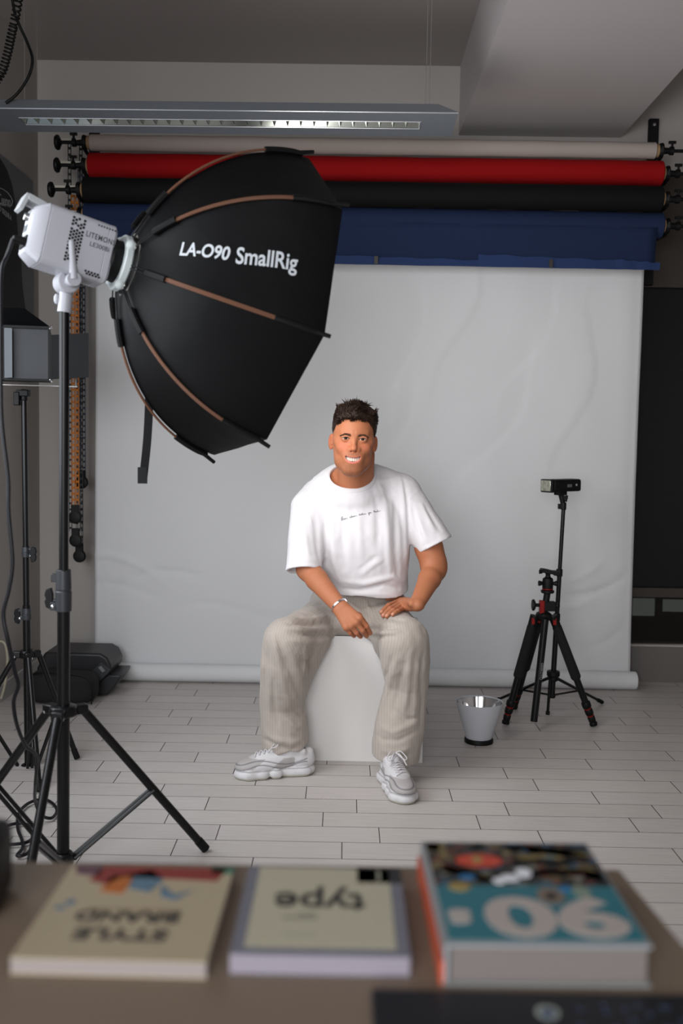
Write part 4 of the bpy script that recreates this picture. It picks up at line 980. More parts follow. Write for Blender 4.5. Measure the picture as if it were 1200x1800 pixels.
def folds(P, L):
    """L: (points list, width, amplitude); positive amplitude = ridge (lifts the surface)"""
    d = np.zeros(len(P))
    for pts, w_, amp in L:
        best = None
        n = len(pts)-1
        for i in range(n):
            q, t = seg_d(P, pts[i], pts[i+1]); s_ = (i+t)/n
            if best is None: best = q; bs_ = s_
            else:
                m_ = q < best; bs_ = np.where(m_, s_, bs_); best = np.where(m_, q, best)
        d -= amp*np.exp(-(best/w_)**2)*np.clip(np.sin(np.pi*bs_), 0, 1)**.8
    return d
def vnoise(P, f, seed=0):
    """cheap smooth value noise"""
    q = P*f+seed*17.13; i = np.floor(q).astype(np.int64); u = q-i; u = u*u*(3-2*u)
    def hsh(a, b, c):
        n = (a*73856093) ^ (b*19349663) ^ (c*83492791); n = (n ^ (n >> 13))*1274126177 & 0x7fffffff
        return (n & 0xffff)/65535.0
    r = 0
    for a in (0, 1):
        for b in (0, 1):
            for c in (0, 1):
                w_ = (u[:, 0] if a else 1-u[:, 0])*(u[:, 1] if b else 1-u[:, 1])*(u[:, 2] if c else 1-u[:, 2])
                r = r+w_*hsh(i[:, 0]+a, i[:, 1]+b, i[:, 2]+c)
    return r*2-1
def sdf_mesh(fn, xs, ys, zs, B=8, slack=1.08):
    xs, ys, zs = [np.asarray(q, dtype=np.float64) for q in (xs, ys, zs)]
    nx, ny, nz = len(xs), len(ys), len(zs)
    V = np.full((nx, ny, nz), 1.0, dtype=np.float32)
    bl = [(i, j, k) for i in range(0, nx-1, B) for j in range(0, ny-1, B) for k in range(0, nz-1, B)]
    lo = np.array([(xs[i], ys[j], zs[k]) for i, j, k in bl])
    hi = np.array([(xs[min(i+B, nx-1)], ys[min(j+B, ny-1)], zs[min(k+B, nz-1)]) for i, j, k in bl])
    c = (lo+hi)/2; dc = fn(c); R_ = nrm(hi-lo)/2
    act = np.abs(dc) < R_*slack+.009
    for q in np.nonzero((~act) & (dc < 0))[0]:
        i, j, k = bl[q]; V[i:i+B+1, j:j+B+1, k:k+B+1] = -1
    idx = np.nonzero(act)[0]
    CH_ = 200
    for s_ in range(0, len(idx), CH_):
        pts = []; shp = []
        for q in idx[s_:s_+CH_]:
            i, j, k = bl[q]; X, Y, Z = np.meshgrid(xs[i:i+B+1], ys[j:j+B+1], zs[k:k+B+1], indexing='ij')
            pts.append(np.stack([X.ravel(), Y.ravel(), Z.ravel()], 1)); shp.append(X.shape)
        d = fn(np.concatenate(pts)); o = 0
        for q, sh_, p in zip(idx[s_:s_+CH_], shp, pts):
            i, j, k = bl[q]; V[i:i+B+1, j:j+B+1, k:k+B+1] = d[o:o+len(p)].reshape(sh_); o += len(p)
    V[0] = V[-1] = 1; V[:, 0] = V[:, -1] = 1; V[:, :, 0] = V[:, :, -1] = 1
    ins = (V < 0).astype(np.int8)
    sm = sum(ins[a:nx-1+a, b:ny-1+b, c_:nz-1+c_] for a in (0, 1) for b in (0, 1) for c_ in (0, 1))
    cells = np.argwhere((sm > 0) & (sm < 8))
    cid = np.full((nx-1, ny-1, nz-1), -1, dtype=np.int32); cid[cells[:, 0], cells[:, 1], cells[:, 2]] = np.arange(len(cells))
    acc = np.zeros((len(cells), 3)); cnt = np.zeros(len(cells))
    co = [(a, b, c_) for a in (0, 1) for b in (0, 1) for c_ in (0, 1)]
    ax = (xs, ys, zs)
    for p in co:
        for q in range(3):
            if p[q] == 1: continue
            p2 = list(p); p2[q] = 1
            i0 = cells+A3(p).astype(int); i1 = cells+np.array(p2)
            v0 = V[i0[:, 0], i0[:, 1], i0[:, 2]].astype(np.float64); v1 = V[i1[:, 0], i1[:, 1], i1[:, 2]].astype(np.float64)
            m_ = (v0 < 0) != (v1 < 0); t = np.where(m_, v0/np.where(m_, v0-v1, 1), 0)
            P0 = np.stack([ax[e][i0[:, e]] for e in range(3)], 1); P1 = np.stack([ax[e][i1[:, e]] for e in range(3)], 1)
            acc += np.where(m_[:, None], P0+(P1-P0)*t[:, None], 0); cnt += m_
    verts = acc/cnt[:, None]
    quads = []
    for q in range(3):
        sl0 = [slice(None)]*3; sl1 = [slice(None)]*3; sl0[q] = slice(0, -1); sl1[q] = slice(1, None)
        e = np.argwhere(ins[tuple(sl0)] != ins[tuple(sl1)])
        a, b = [(1, 2), (2, 0), (0, 1)][q]
        e = e[(e[:, a] > 0) & (e[:, b] > 0) & (e[:, a] < V.shape[a]-1) & (e[:, b] < V.shape[b]-1)]
        def cc(da, db):
            t = e.copy(); t[:, a] -= da; t[:, b] -= db; return cid[t[:, 0], t[:, 1], t[:, 2]]
        f = np.stack([cc(0, 0), cc(1, 0), cc(1, 1), cc(0, 1)], 1)
        fl_ = ins[e[:, 0], e[:, 1], e[:, 2]] == 0
        f[fl_] = f[fl_][:, ::-1]; quads.append(f)
    return verts, np.concatenate(quads)
def np_obj(name, verts, quads, m, parent=None, col=None, attrs=None, relax=0):
    if relax:
        # light smoothing along edges
        e = np.concatenate([quads[:, [0, 1]], quads[:, [1, 2]], quads[:, [2, 3]], quads[:, [3, 0]]]); e = np.concatenate([e, e[:, ::-1]])
        dg = np.bincount(e[:, 0], minlength=len(verts))[:, None]+1e-9
        for it in range(relax):
            s_ = np.stack([np.bincount(e[:, 0], weights=verts[e[:, 1], k], minlength=len(verts)) for k in range(3)], 1)/dg
            verts = verts*.45+s_*.55
    root = parent
    while root is not None and root.parent is not None: root = root.parent
    off = A3(root.location) if root is not None else np.zeros(3)
    me = bpy.data.meshes.new(name); v = verts-off
    me.vertices.add(len(v)); me.vertices.foreach_set('co', v.astype(np.float32).ravel())
    me.loops.add(len(quads)*4); me.loops.foreach_set('vertex_index', quads.astype(np.int32).ravel())
    me.polygons.add(len(quads)); me.polygons.foreach_set('loop_start', np.arange(0, len(quads)*4, 4, dtype=np.int32))
    me.polygons.foreach_set('loop_total', np.full(len(quads), 4, dtype=np.int32))
    me.polygons.foreach_set('use_smooth', np.ones(len(quads), dtype=bool))
    me.update(); me.validate()
    if col is not None:
        ca = me.color_attributes.new('Col', 'FLOAT_COLOR', 'POINT'); ca.data.foreach_set('color', np.concatenate([col, np.ones((len(col), 1))], 1).astype(np.float32).ravel())
    for k_, a_ in (attrs or {}).items():
        at_ = me.attributes.new(k_, 'FLOAT', 'POINT'); at_.data.foreach_set('value', a_.astype(np.float32))
    me.materials.append(m)
    o = link(bpy.data.objects.new(name, me))
    if parent is not None: o.parent = parent
    return o, verts
def rng_(a, b, h): return np.arange(a, b+h, h)
def lin(*c): return np.array(srgb(*c)[:3])
# ------------------------------------------------------------------ the seated person
J = lambda px, py, Y: A3(PY(px, py, Y))
import time as _t
T0 = _t.time()
person = thing('person', 'person in white t-shirt and striped beige trousers sitting smiling, hands in lap', 'person', tuple(PY(620, 1050, 4.05)))
person.location.z = HB
sboxF = bf.y
# ---- trousers
H1 = J(590, 1080, 4.10); K1 = J(503, 1127, 3.62); H2 = J(668, 1080, 4.10); K2 = J(710, 1128, 3.60)
shin1 = [(K1, .078), (J(499, 1165, 3.64), .088), (J(498, 1200, 3.67), .088), (J(492, 1235, 3.70), .078), (J(498, 1268, 3.71), .088), (J(501, 1308, 3.71), .089), (J(504, 1360, 3.71), .084)]
shin2 = [(K2, .083), (J(712, 1160, 3.61), .090), (J(715, 1200, 3.64), .080), (J(708, 1240, 3.65), .086), (J(703, 1275, 3.65), .094), (J(697, 1306, 3.64), .092), (J(692, 1368, 3.64), .086)]
Q2 = lambda px, py, Y=None: (px, py)
def snap(L, tree):
    out = []
    for pts, w_, amp in L:
        fine = []
        for (a, b) in zip(pts[:-1], pts[1:]):
            for k_ in range(3): fine.append((a[0]+(b[0]-a[0])*k_/3, a[1]+(b[1]-a[1])*k_/3))
        fine.append(pts[-1]); res = []
        for (x_, y_) in fine:
            h_ = hit(x_, y_, tree)
            if h_[0] is not None and h_[0].y < 4.15: res.append(A3(h_[0]))
        if len(res) > 1: out.append((res, w_, amp))
    return out
TF_PX = [  # folds on the trousers
    ([(498, 1096), (550, 1099), (598, 1092)], .008, -.009), ([(500, 1088), (545, 1089), (590, 1080)], .009, .006), ([(498, 1104), (540, 1107), (600, 1104)], .009, .008),
    ([(500, 1110), (533, 1116), (573, 1118), (602, 1114)], .008, -.010), ([(505, 1124), (540, 1130), (575, 1130)], .010, .007), ([(510, 1062), (545, 1065), (580, 1060)], .009, -.004),
    ([(486, 1112), (498, 1153), (513, 1187), (528, 1232)], .008, -.013), ([(478, 1112), (486, 1150), (498, 1200), (512, 1250)], .010, .009), ([(508, 1140), (524, 1180), (534, 1215)], .010, .006),
    ([(470, 1125), (467, 1170), (464, 1230)], .009, -.006), ([(463, 1120), (460, 1200), (460, 1270)], .010, .006), ([(480, 1190), (482, 1240), (492, 1290)], .008, -.006), ([(474, 1200), (473, 1260), (478, 1300)], .008, .006),
    ([(520, 1150), (540, 1165), (552, 1150)], .008, -.006), ([(535, 1130), (536, 1165), (528, 1205)], .008, .006),
    ([(460, 1296), (485, 1311), (510, 1318), (543, 1306)], .007, -.010), ([(458, 1286), (485, 1300), (512, 1306), (543, 1294)], .009, .010), ([(500, 1262), (520, 1278), (541, 1276)], .008, .006), ([(510, 1290), (528, 1300), (545, 1314)], .006, -.006), ([(515, 1248), (528, 1256), (538, 1250)], .007, -.006),
    ([(640, 1092), (686, 1088), (712, 1091)], .007, -.006), ([(643, 1107), (670, 1106), (700, 1103)], .007, -.008), ([(640, 1099), (675, 1097), (705, 1097)], .008, .006), ([(640, 1119), (665, 1120), (698, 1119)], .007, -.009), ([(650, 1113), (680, 1112), (705, 1110)], .007, .006),
    ([(700, 1150), (684, 1205), (668, 1252), (660, 1300)], .010, .010), ([(690, 1150), (676, 1195), (668, 1225)], .008, -.008), ([(712, 1160), (700, 1210), (688, 1262)], .009, -.008), ([(722, 1140), (718, 1200), (708, 1262)], .010, .007),
    ([(745, 1140), (740, 1185), (742, 1235), (738, 1290)], .009, -.008), ([(734, 1150), (730, 1210), (728, 1280)], .010, .006), ([(655, 1285), (672, 1300), (700, 1302), (738, 1282)], .008, -.007), ([(656, 1272), (690, 1288), (738, 1268)], .009, .007), ([(668, 1318), (695, 1325), (725, 1312)], .008, .006), ([(690, 1245), (712, 1266), (744, 1258)], .008, -.006), ([(675, 1330), (700, 1334), (722, 1326)], .006, -.006),
    ([(608, 1062), (622, 1072), (628, 1092)], .008, -.008), ([(640, 1052), (648, 1068), (656, 1082)], .007, .006), ([(616, 1056), (634, 1066), (664, 1062)], .007, -.006), ([(590, 1050), (600, 1070), (596, 1090)], .009, .005),
]
TF = []
def trousers(P):
    d = sd_ell(P, J(629, 1058, 4.10), (.195, .145, .118)); d = smin(d, sd_ell(P, J(636, 1062, 4.00), (.165, .13, .115)), .03); d = smin(d, sd_ell(P, J(626, 1093, 3.90), (.15, .10, .060)), .03)
    t1 = sd_cone(P, H1, K1, .098, .078); t2 = sd_cone(P, H2, K2, .098, .083)
    s1 = np.minimum.reduce([sd_cone(P, a[0], b[0], a[1], b[1]) for a, b in zip(shin1[:-1], shin1[1:])])
    s2 = np.minimum.reduce([sd_cone(P, a[0], b[0], a[1], b[1]) for a, b in zip(shin2[:-1], shin2[1:])])
    cuts = []
    for (a, nn) in ((J(504, 1331, 3.60), A3(.10, .16, -1)), (J(694, 1350, 3.55), A3(-.12, .17, -1))):
        nn = nn/nrm(nn); cuts.append((P-a) @ nn+.004*np.sin(P[:, 0]*60+P[:, 1]*40))
    s1 = smax(s1, cuts[0], .006); s2 = smax(s2, cuts[1], .006)
    for k_, S_ in enumerate((shin1, shin2)):
        inn = sd_cone(P, S_[-1][0]+A3(0, 0, -.05), S_[-2][0]+A3(0, 0, -.02), .076, .076); inn = smax(inn, -cuts[k_]-.03, .01)
        if k_ == 0: s1 = smax(s1, -inn, .004)
        else: s2 = smax(s2, -inn, .004)
    # cloth draping between thigh and shin behind the knee
    w1 = sd_cone(P, J(545, 1128, 3.78), J(512, 1215, 3.74), .070, .055); w2 = sd_cone(P, J(693, 1135, 3.78), J(712, 1215, 3.72), .070, .055)
    L1 = smin(smin(t1, s1, .035), w1, .05); L2 = smin(smin(t2, s2, .035), w2, .05)
    d = smin(d, np.minimum(L1, L2), .045)
    d = d+1.3*folds(P, TF)+.0022*vnoise(P*A3(1, 1, .45), 34, 1)+.0012*vnoise(P*A3(1, 1, .6), 80, 2)
    # rests flat on the box
    bx_ = np.maximum.reduce([P[:, 2]-HB-.001, (sboxF-.001)-P[:, 1], P[:, 0]-bf.x-.02])
    d = np.maximum(d, -bx_)
    # waistband top, hidden by the shirt
    d = np.maximum(d, P[:, 2]-.735)
    return d
hem_add = 0
_v, _f = sdf_mesh(trousers, rng_(-.34, .36, .010), rng_(3.46, 4.28, .010), rng_(.01, .75, .010))
TF = snap(TF_PX, BVHTree.FromPolygons([tuple(p) for p in _v], [tuple(q) for q in _f.tolist()]))
v, f = sdf_mesh(trousers, rng_(-.34, .36, .0042), rng_(3.46, 4.28, .0042), rng_(.01, .75, .0042))
z = v[:, 2]; kz = .5*(K1[2]+K2[2])
side = v[:, 0] > J(630, 1100, 3.8)[0]
def ucoord(v, Hh, K):
    d = (K-Hh)[:2]; d = d/np.linalg.norm(d); pr_ = np.array([-d[1], d[0]]);
    if pr_[0] < 0: pr_ = -pr_
    ut = (v[:, :2]-K[:2]) @ pr_; us = (v[:, 0]-K[0]); w_ = np.clip((v[:, 2]-(K[2]-.04))/.07, 0, 1); return ut*w_+us*(1-w_)
U = np.where(side, ucoord(v, H2, K2), ucoord(v, H1, K1)+.5)
tmat = bpy.data.materials.new('striped_linen'); tmat.use_nodes = True
nt = tmat.node_tree; bs = nt.nodes['Principled BSDF']; bs.inputs['Roughness'].default_value = .85; bs.inputs['Sheen Weight'].default_value = .15
at = nt.nodes.new('ShaderNodeAttribute'); at.attribute_name = 'U'
def mth(op, a=None, b=None):
    n = nt.nodes.new('ShaderNodeMath'); n.operation = op
    if a is not None: nt.links.new(a, n.inputs[0])
    if b is not None: n.inputs[1].default_value = b
    return n.outputs[0]
s_ = mth('MULTIPLY', at.outputs['Fac'], 2*PI/.0100); s_ = mth('SINE', s_); s_ = mth('SUBTRACT', s_, .80); s_ = mth('MULTIPLY', s_, 3.0)
n = nt.nodes.new('ShaderNodeClamp'); nt.links.new(s_, n.inputs[0]); s_ = n.outputs[0]
nz = nt.nodes.new('ShaderNodeTexNoise'); nz.inputs['Scale'].default_value = 350; tc = nt.nodes.new('ShaderNodeTexCoord'); nt.links.new(tc.outputs['Object'], nz.inputs[0])
mx = nt.nodes.new('ShaderNodeMix'); mx.data_type = 'RGBA'; nt.links.new(s_, mx.inputs[0]); mx.inputs[6].default_value = srgb(172, 162, 153); mx.inputs[7].default_value = srgb(146, 134, 126)
bpn = nt.nodes.new('ShaderNodeBump'); bpn.inputs['Strength'].default_value = .25; bpn.inputs['Distance'].default_value = .0008
nt.links.new(nz.outputs['Fac'], bpn.inputs['Height']); nt.links.new(bpn.outputs[0], bs.inputs['Normal']); nt.links.new(mx.outputs[2], bs.inputs['Base Color'])
tro, v = np_obj('trousers', v, f, tmat, person, attrs={'U': U}, relax=1)
tbvh = BVHTree.FromPolygons([tuple(p) for p in v], [tuple(q) for q in f.tolist()])
print('trousers', len(v), _t.time()-T0)

# ---- t-shirt (oversized)
S1 = J(552, 884, 3.88); S2 = J(722, 870, 3.91)
lev = [(848, 624, .125, 3.93, .085), (870, 624, .165, 3.92, .108), (900, 626, .190, 3.90, .124), (935, 630, .196, 3.895, .130), (965, 635, .192, 3.90, .132), (1000, 641, .172, 3.92, .132), (1030, 650, .150, 3.94, .135), (1056, 657, .146, 3.95, .140)]
LZ = np.array([J(c, y, Y)[2] for y, c, a, Y, b in lev])[::-1]; LX = np.array([J(c, y, Y)[0] for y, c, a, Y, b in lev])[::-1]
LA = np.array([l[2] for l in lev])[::-1]; LB_ = np.array([l[4] for l in lev])[::-1]; LY = np.array([l[3] for l in lev])[::-1]
zq = np.linspace(LZ[0], LZ[-1], 200); kr = np.exp(-(np.arange(-24, 25)/11.0)**2); kr /= kr.sum()
def smo(L): return np.convolve(np.pad(np.interp(zq, LZ, L), 24, mode='edge'), kr, 'valid')
sLX, sLY, sLA, sLB = smo(LX), smo(LY), smo(LA), smo(LB_)
def torso(P, grow=0):
    z = P[:, 2]; cx = np.interp(z, zq, sLX); cy = np.interp(z, zq, sLY); a = np.interp(z, zq, sLA)+grow; b = np.interp(z, zq, sLB)+grow
    q = ((np.abs(P[:, 0]-cx)/a)**2.4+(np.abs(P[:, 1]-cy)/b)**2.2+1e-12)**(1/2.3)
    d = (q-1)*np.minimum(a, b)*.92
    return np.maximum(d, z-LZ[-1])
SH1 = (J(543, 893, 3.87), J(533, 1003, 3.755)); SH2 = (J(711, 872, 3.91), J(764, 958, 3.87))
NC = J(616, 832, 3.835); nn_ = A3(.02, -.62, .78); nn_ = nn_/nrm(nn_)
nu = A3(1, .0, .06); nu = nu-nn_*(nu @ nn_); nu = nu/nrm(nu); nv = np.cross(nn_, nu)
SF_PX = [
    ([(552, 905), (557, 951), (562, 992)], .012, -.008), ([(530, 905), (536, 950), (544, 990)], .012, .006), ([(508, 984), (535, 980), (560, 985)], .006, .004), ([(506, 992), (535, 989), (561, 993)], .003, -.0014),
    ([(588, 880), (583, 930), (588, 990), (600, 1030)], .015, .009), ([(575, 890), (572, 940), (576, 990)], .012, -.006), ([(604, 890), (602, 950), (608, 1005)], .012, -.006),
    ([(676, 870), (680, 920), (682, 970), (686, 1020)], .012, .009), ([(695, 870), (695, 920), (696, 970), (700, 1020)], .011, -.010), ([(706, 835), (709, 880), (711, 930), (714, 1000)], .010, .009), ([(662, 870), (664, 930), (664, 975)], .012, -.005),
    ([(704, 825), (710, 850), (716, 885), (719, 940)], .007, -.007), ([(633, 1012), (657, 993), (676, 982)], .009, .0035), ([(628, 1004), (650, 986), (668, 974)], .009, -.003), ([(596, 1034), (633, 1038), (674, 1028), (704, 1036)], .008, -.010), ([(598, 1022), (640, 1026), (690, 1014), (712, 1026)], .010, .009), ([(610, 1045), (660, 1044), (716, 1046)], .007, .005),
    ([(628, 890), (632, 940), (636, 985)], .013, .005), ([(730, 900), (742, 930), (752, 955)], .009, .006), ([(744, 885), (762, 915), (776, 938)], .009, -.005), ([(722, 880), (730, 915), (742, 950)], .008, -.006), ([(738, 880), (752, 910), (766, 940)], .009, .004),
    ([(513, 900), (528, 897), (544, 908), (553, 935)], .0035, .0026), ([(713, 884), (724, 871), (739, 858)], .0035, .0026), ([(735, 962), (760, 954), (788, 934)], .003, -.0016), ([(648, 848), (657, 868), (662, 892)], .012, -.0025), ([(664, 845), (672, 862), (678, 888)], .012, .0025),
    ([(580, 860), (570, 880), (566, 900)], .010, .004),
]
SF = []
def shirt(P):
    d = torso(P)
    sh = np.minimum(sd_cone(P, J(557, 873, 3.915), J(597, 851, 3.93), .066, .062), sd_cone(P, J(597, 851, 3.93), J(656, 843, 3.93), .062, .058))
    sh = np.minimum(sh, sd_cone(P, J(656, 843, 3.93), J(703, 862, 3.925), .062, .068))
    d = smin(d, sh, .05)
    q = P-NC; fq = np.stack([q @ nu, q @ nv, q @ nn_], 1)
    d = smin(d, sd_ell(fq, (0, .0, -.058), (.128, .120, .060)), .035)
    s1 = sd_cone(P, SH1[0], SH1[1]+(SH1[1]-SH1[0])*.3, .072, .066); s2 = sd_cone(P, SH2[0], SH2[1]+(SH2[1]-SH2[0])*.3, .070, .074)
    for (a, b, s_, nm) in ((SH1[0], SH1[1], s1, A3(.05, -.35, -1)), (SH2[0], SH2[1], s2, A3(.46, -.12, -.86))):
        nm = nm/nrm(nm)
        if s_ is s1: s1 = np.maximum(s1, (P-b) @ nm)
        else: s2 = np.maximum(s2, (P-b) @ nm)
    # the torso hem
    hz_ = J(640, 1050, 3.81)[2]+.004*np.sin(P[:, 0]*30)+np.clip(P[:, 1]-3.85, 0, .3)*.25
    d = np.maximum(d, hz_-P[:, 2])
    d = smin(d, sd_cone(P, J(560, 925, 3.86), J(568, 992, 3.86), .040, .022), .02)
    d = smin(d, s1, .03); d = smin(d, s2, .022)
    d = d+folds(P, SF)+.0016*vnoise(P*A3(1, 1, .5), 28, 3)+.0008*vnoise(P*A3(1, 1, .7), 70, 4)
    # hollow sleeve ends and shirt bottom
    for a, b, r0, r1, nm in ((SH1[0], SH1[1], .056, .053, A3(.05, -.35, -1)), (SH2[0], SH2[1], .056, .059, A3(.46, -.12, -.86))):
        ax_ = (b-a)/nrm(b-a); nm = nm/nrm(nm)
        inner = np.maximum(sd_cone(P, b-ax_*.03, b+ax_*.12, r0, r1), -((P-b) @ nm)-.022)
        d = smax(d, -inner, .003)
    bt = np.maximum(torso(P, -.020), P[:, 2]-hz_-.022)
    d = smax(d, -bt, .003)
    # neck hole with ribbed collar
    q = P-NC; a_ = q @ nu; b_ = q @ nv; c_ = q @ nn_; rr = np.sqrt((a_/.080)**2+(b_/.074)**2)
    hole_ = np.maximum((rr-1)*.074, -c_-.045)
    ring_h = np.abs(rr-1.12)*.076
    d = smax(d, -hole_, .004)
    return d
_v, _f = sdf_mesh(shirt, rng_(-.27, .44, .009), rng_(3.66, 4.12, .009), rng_(.62, 1.22, .009))
SF = snap(SF_PX, BVHTree.FromPolygons([tuple(p) for p in _v], [tuple(q) for q in _f.tolist()]))
v, f = sdf_mesh(shirt, rng_(-.27, .44, .0040), rng_(3.66, 4.12, .0040), rng_(.62, 1.22, .0040))
shm = mat('white_cotton', srgb(217, 214, 217), .85, bump=(500, .15, .0006), sheen=.1)
# collar: rib band just above the opening, tinted by nothing but its relief
shirt_o, v = np_obj('t_shirt', v, f, shm, person, relax=1)
sbvh = BVHTree.FromPolygons([tuple(p) for p in v], [tuple(q) for q in f.tolist()])
print('shirt', len(v), _t.time()-T0)
# ribbed collar band around the rim of the neck hole
NCv = 96; vs = []
for i in range(NCv):
    t_ = 2*PI*i/NCv
    for (s_, h0) in ((.99, -.016), (.985, -.004), (1.00, .0005), (1.03, .0016), (1.22, -.004), (1.25, -.007), (1.25, -.016)):
        dv = nu*(.080*s_*math.cos(t_))+nv*(.074*s_*math.sin(t_)); o_ = Vector(NC+dv+nn_*.10)
        base = h0
        if s_ > 1.02:
            h_ = sbvh.ray_cast(o_, Vector(-nn_), .2)
            if h_[0] is not None:
                zz_ = (h_[0]-Vector(NC)).dot(Vector(nn_)); base = max(-.05, min(.02, zz_))+{1.03: .0022, 1.22: .0022, 1.25: .0004}.get(s_, 0)+(-.012 if (s_ == 1.25 and h0 == -.016) else 0)
        vs.append([s_, t_, base])
arr = np.array([q_[2] for q_ in vs]).reshape(NCv, 7)
for c_ in (3, 4, 5, 6):
    med = np.array([np.median([arr[(i+k_) % NCv, c_] for k_ in range(-4, 5)]) for i in range(NCv)]); arr[:, c_] = med
    for it in range(3): arr[:, c_] = (np.roll(arr[:, c_], 1)+2*arr[:, c_]+np.roll(arr[:, c_], -1))/4
arr[:, 2] = arr[:, 3]-.0012; arr[:, 1] = arr[:, 3]-.005; arr[:, 0] = arr[:, 3]-.02
pv = []
for i in range(NCv):
    for j_ in range(7):
        s_, t_, _ = vs[i*7+j_]; pv.append(Vector(NC+nu*(.080*s_*math.cos(t_))+nv*(.074*s_*math.sin(t_))+nn_*arr[i, j_]))
fs = [(i*7+j_, ((i+1) % NCv)*7+j_, ((i+1) % NCv)*7+(j_+1) % 7, i*7+(j_+1) % 7) for i in range(NCv) for j_ in range(7)]
MB().add(pv, fs).build('collar', mat('white_rib', srgb(217, 214, 217), .85, bump=(600, .3, .001)), shirt_o, smooth=60)

# ---- skin: one continuous body
HO = J(621, 771, 3.705); tl = math.radians(2.2)
HX = A3(math.cos(tl), .03, -math.sin(tl)); HX = HX/nrm(HX); HZ = A3(math.sin(tl), -.02, math.cos(tl)); HZ = HZ-HX*(HX @ HZ); HZ = HZ/nrm(HZ); HY = np.cross(HX, HZ)   # HY: towards the viewer (front)
if HY[1] > 0: HY = -HY
HM = np.stack([HX, HY, HZ], 1)
def hl(P): return (P-HO) @ HM     # world -> head local (x right, y front, z up)
def hw_(p): return HO+HM @ A3(p)
EYE = [(-.0308, .0720, .0012), (.0312, .0720, .0008)]
MOUTH_C = -.0015
def zup(x): return -.0660-.0022*np.cos(np.clip((x-MOUTH_C)/.028, -1, 1)*np.pi/2)+.0045*np.clip(np.abs(x-MOUTH_C)/.028, 0, 1.3)**2
def zlo(x): return -.0625-.0205*np.sqrt(np.clip(1-((x-MOUTH_C)/.0285)**2, 0, 1))
def head(P):
    q = hl(P); x, y, z = q[:, 0], q[:, 1], q[:, 2]; qa = q.copy(); qa[:, 0] = np.abs(x)
    d = sd_ell(q, (0, -.012, .036), (.0765, .100, .080))
    d = smin(d, sd_ell(q, (0, .012, .000), (.0690, .076, .085)), .02)
    d = smin(d, sd_ell(q, (0, .016, -.055), (.0585, .066, .060)), .03)
    jw = smin(sd_cone(qa, (.051, -.006, -.048), (.037, .024, -.085), .014, .018), sd_cone(qa, (.037, .024, -.085), (.011, .052, -.1055), .019, .0225), .03)
    jw = smin(jw, sd_cone(qa, (.029, .030, -.092), (.016, .048, -.1060), .0235, .0235), .02); d = smin(d, jw, .03)
    d = smin(d, sd_ell(q, (-.001, .064, -.1080), (.024, .020, .0200)), .035)            # chin
    d = smin(d, sd_ell(q, (0, .078, -.062), (.036, .018, .030)), .022)            # muzzle
    d = smin(d, sd_cone(qa, (.006, .080, .019), (.042, .064, .023), .011, .008), .012)   # brow
    d = smin(d, sd_ell(qa, (.041, .058, -.032), (.021, .020, .019)), .020)        # smiling cheeks
    d = smin(d, sd_ell(qa, (.060, .022, -.010), (.012, .028, .012)), .022)        # cheekbone
    for e in EYE: d = smax(d, -sd_ell(q, (e[0], .098, e[2]), (.0165, .0165, .0105)), .012)
    for e in EYE:
        lid = nrm(q-A3(e))-.0162
        ap = sd_ell(q, (e[0], e[1]+.0155, e[2]-.0004), (.0155, .018, .0043))
        d = smin(d, lid, .006); d = smax(d, -ap, .0012)
        d = smin(d, sd_cone(q, (e[0]-.012, e[1]+.0085, e[2]+.0045), (e[0]+.012, e[1]+.0085, e[2]+.0045), .0030, .0030), .004)
    nb_ = sd_cone(q, (0, .080, .012), (0, .0965, -.026), .0075, .0088)
    nb_ = smin(nb_, sd_ell(q, (0, .1000, -.0345), (.0115, .0115, .0095)), .008)
    nb_ = smin(nb_, sd_ell(qa, (.0138, .0880, -.0375), (.0090, .0110, .0082)), .006)
    nb_ = smin(nb_, sd_cone(q, (0, .094, -.040), (0, .088, -.047), .0055, .005), .006)
    d = smin(d, nb_, .010)
    d = smax(d, -sd_ell(qa, (.0082, .0945, -.0450), (.0036, .0050, .0026)), .003)
    # smile lines
    fl2_ = [([hw_((s_*.017, .090, -.040)), hw_((s_*.029, .083, -.052)), hw_((s_*.036, .074, -.070)), hw_((s_*.034, .070, -.084))], .0042, -.0028) for s_ in (-1, 1)]
    fl2_ += [([hw_((s_*.020, .082, -.013)), hw_((s_*.034, .080, -.0155)), hw_((s_*.044, .070, -.012))], .003, -.0012) for s_ in (-1, 1)]
    fl2_ += [([hw_((-.012, .082, -.0955)), hw_((.010, .082, -.0955))], .005, -.002)]
    d = d+folds(P, fl2_)
    # lips and the open smile
    xm = x-MOUTH_C
    zu, zl = zup(x), zlo(x)
    lipu = []; lipl = []
    xs_ = np.linspace(-.028, .028, 9)+MOUTH_C
    for a, b in zip(xs_[:-1], xs_[1:]):
        fy_ = lambda t: .0915-.0135*((t-MOUTH_C)/.028)**2
        ru = lambda t: .0012+.0020*(1-((t-MOUTH_C)/.029)**2); rl_ = lambda t: .0012+.0032*(1-((t-MOUTH_C)/.029)**2)
        lipu.append(sd_cone(q, (a, fy_(a), float(zup(A3(a)))+.0018), (b, fy_(b), float(zup(A3(b)))+.0018), ru(a), ru(b)))
        lipl.append(sd_cone(q, (a, fy_(a)-.002, float(zlo(A3(a)))-.0022), (b, fy_(b)-.002, float(zlo(A3(b)))-.0022), rl_(a), rl_(b)))
    d = smin(d, np.minimum.reduce(lipu), .004); d = smin(d, np.minimum.reduce(lipl), .005)
    op = np.maximum.reduce([z-zu, zl-z, np.abs(xm)-.0275, .062-y])
    d = smax(d, -op, .0010)
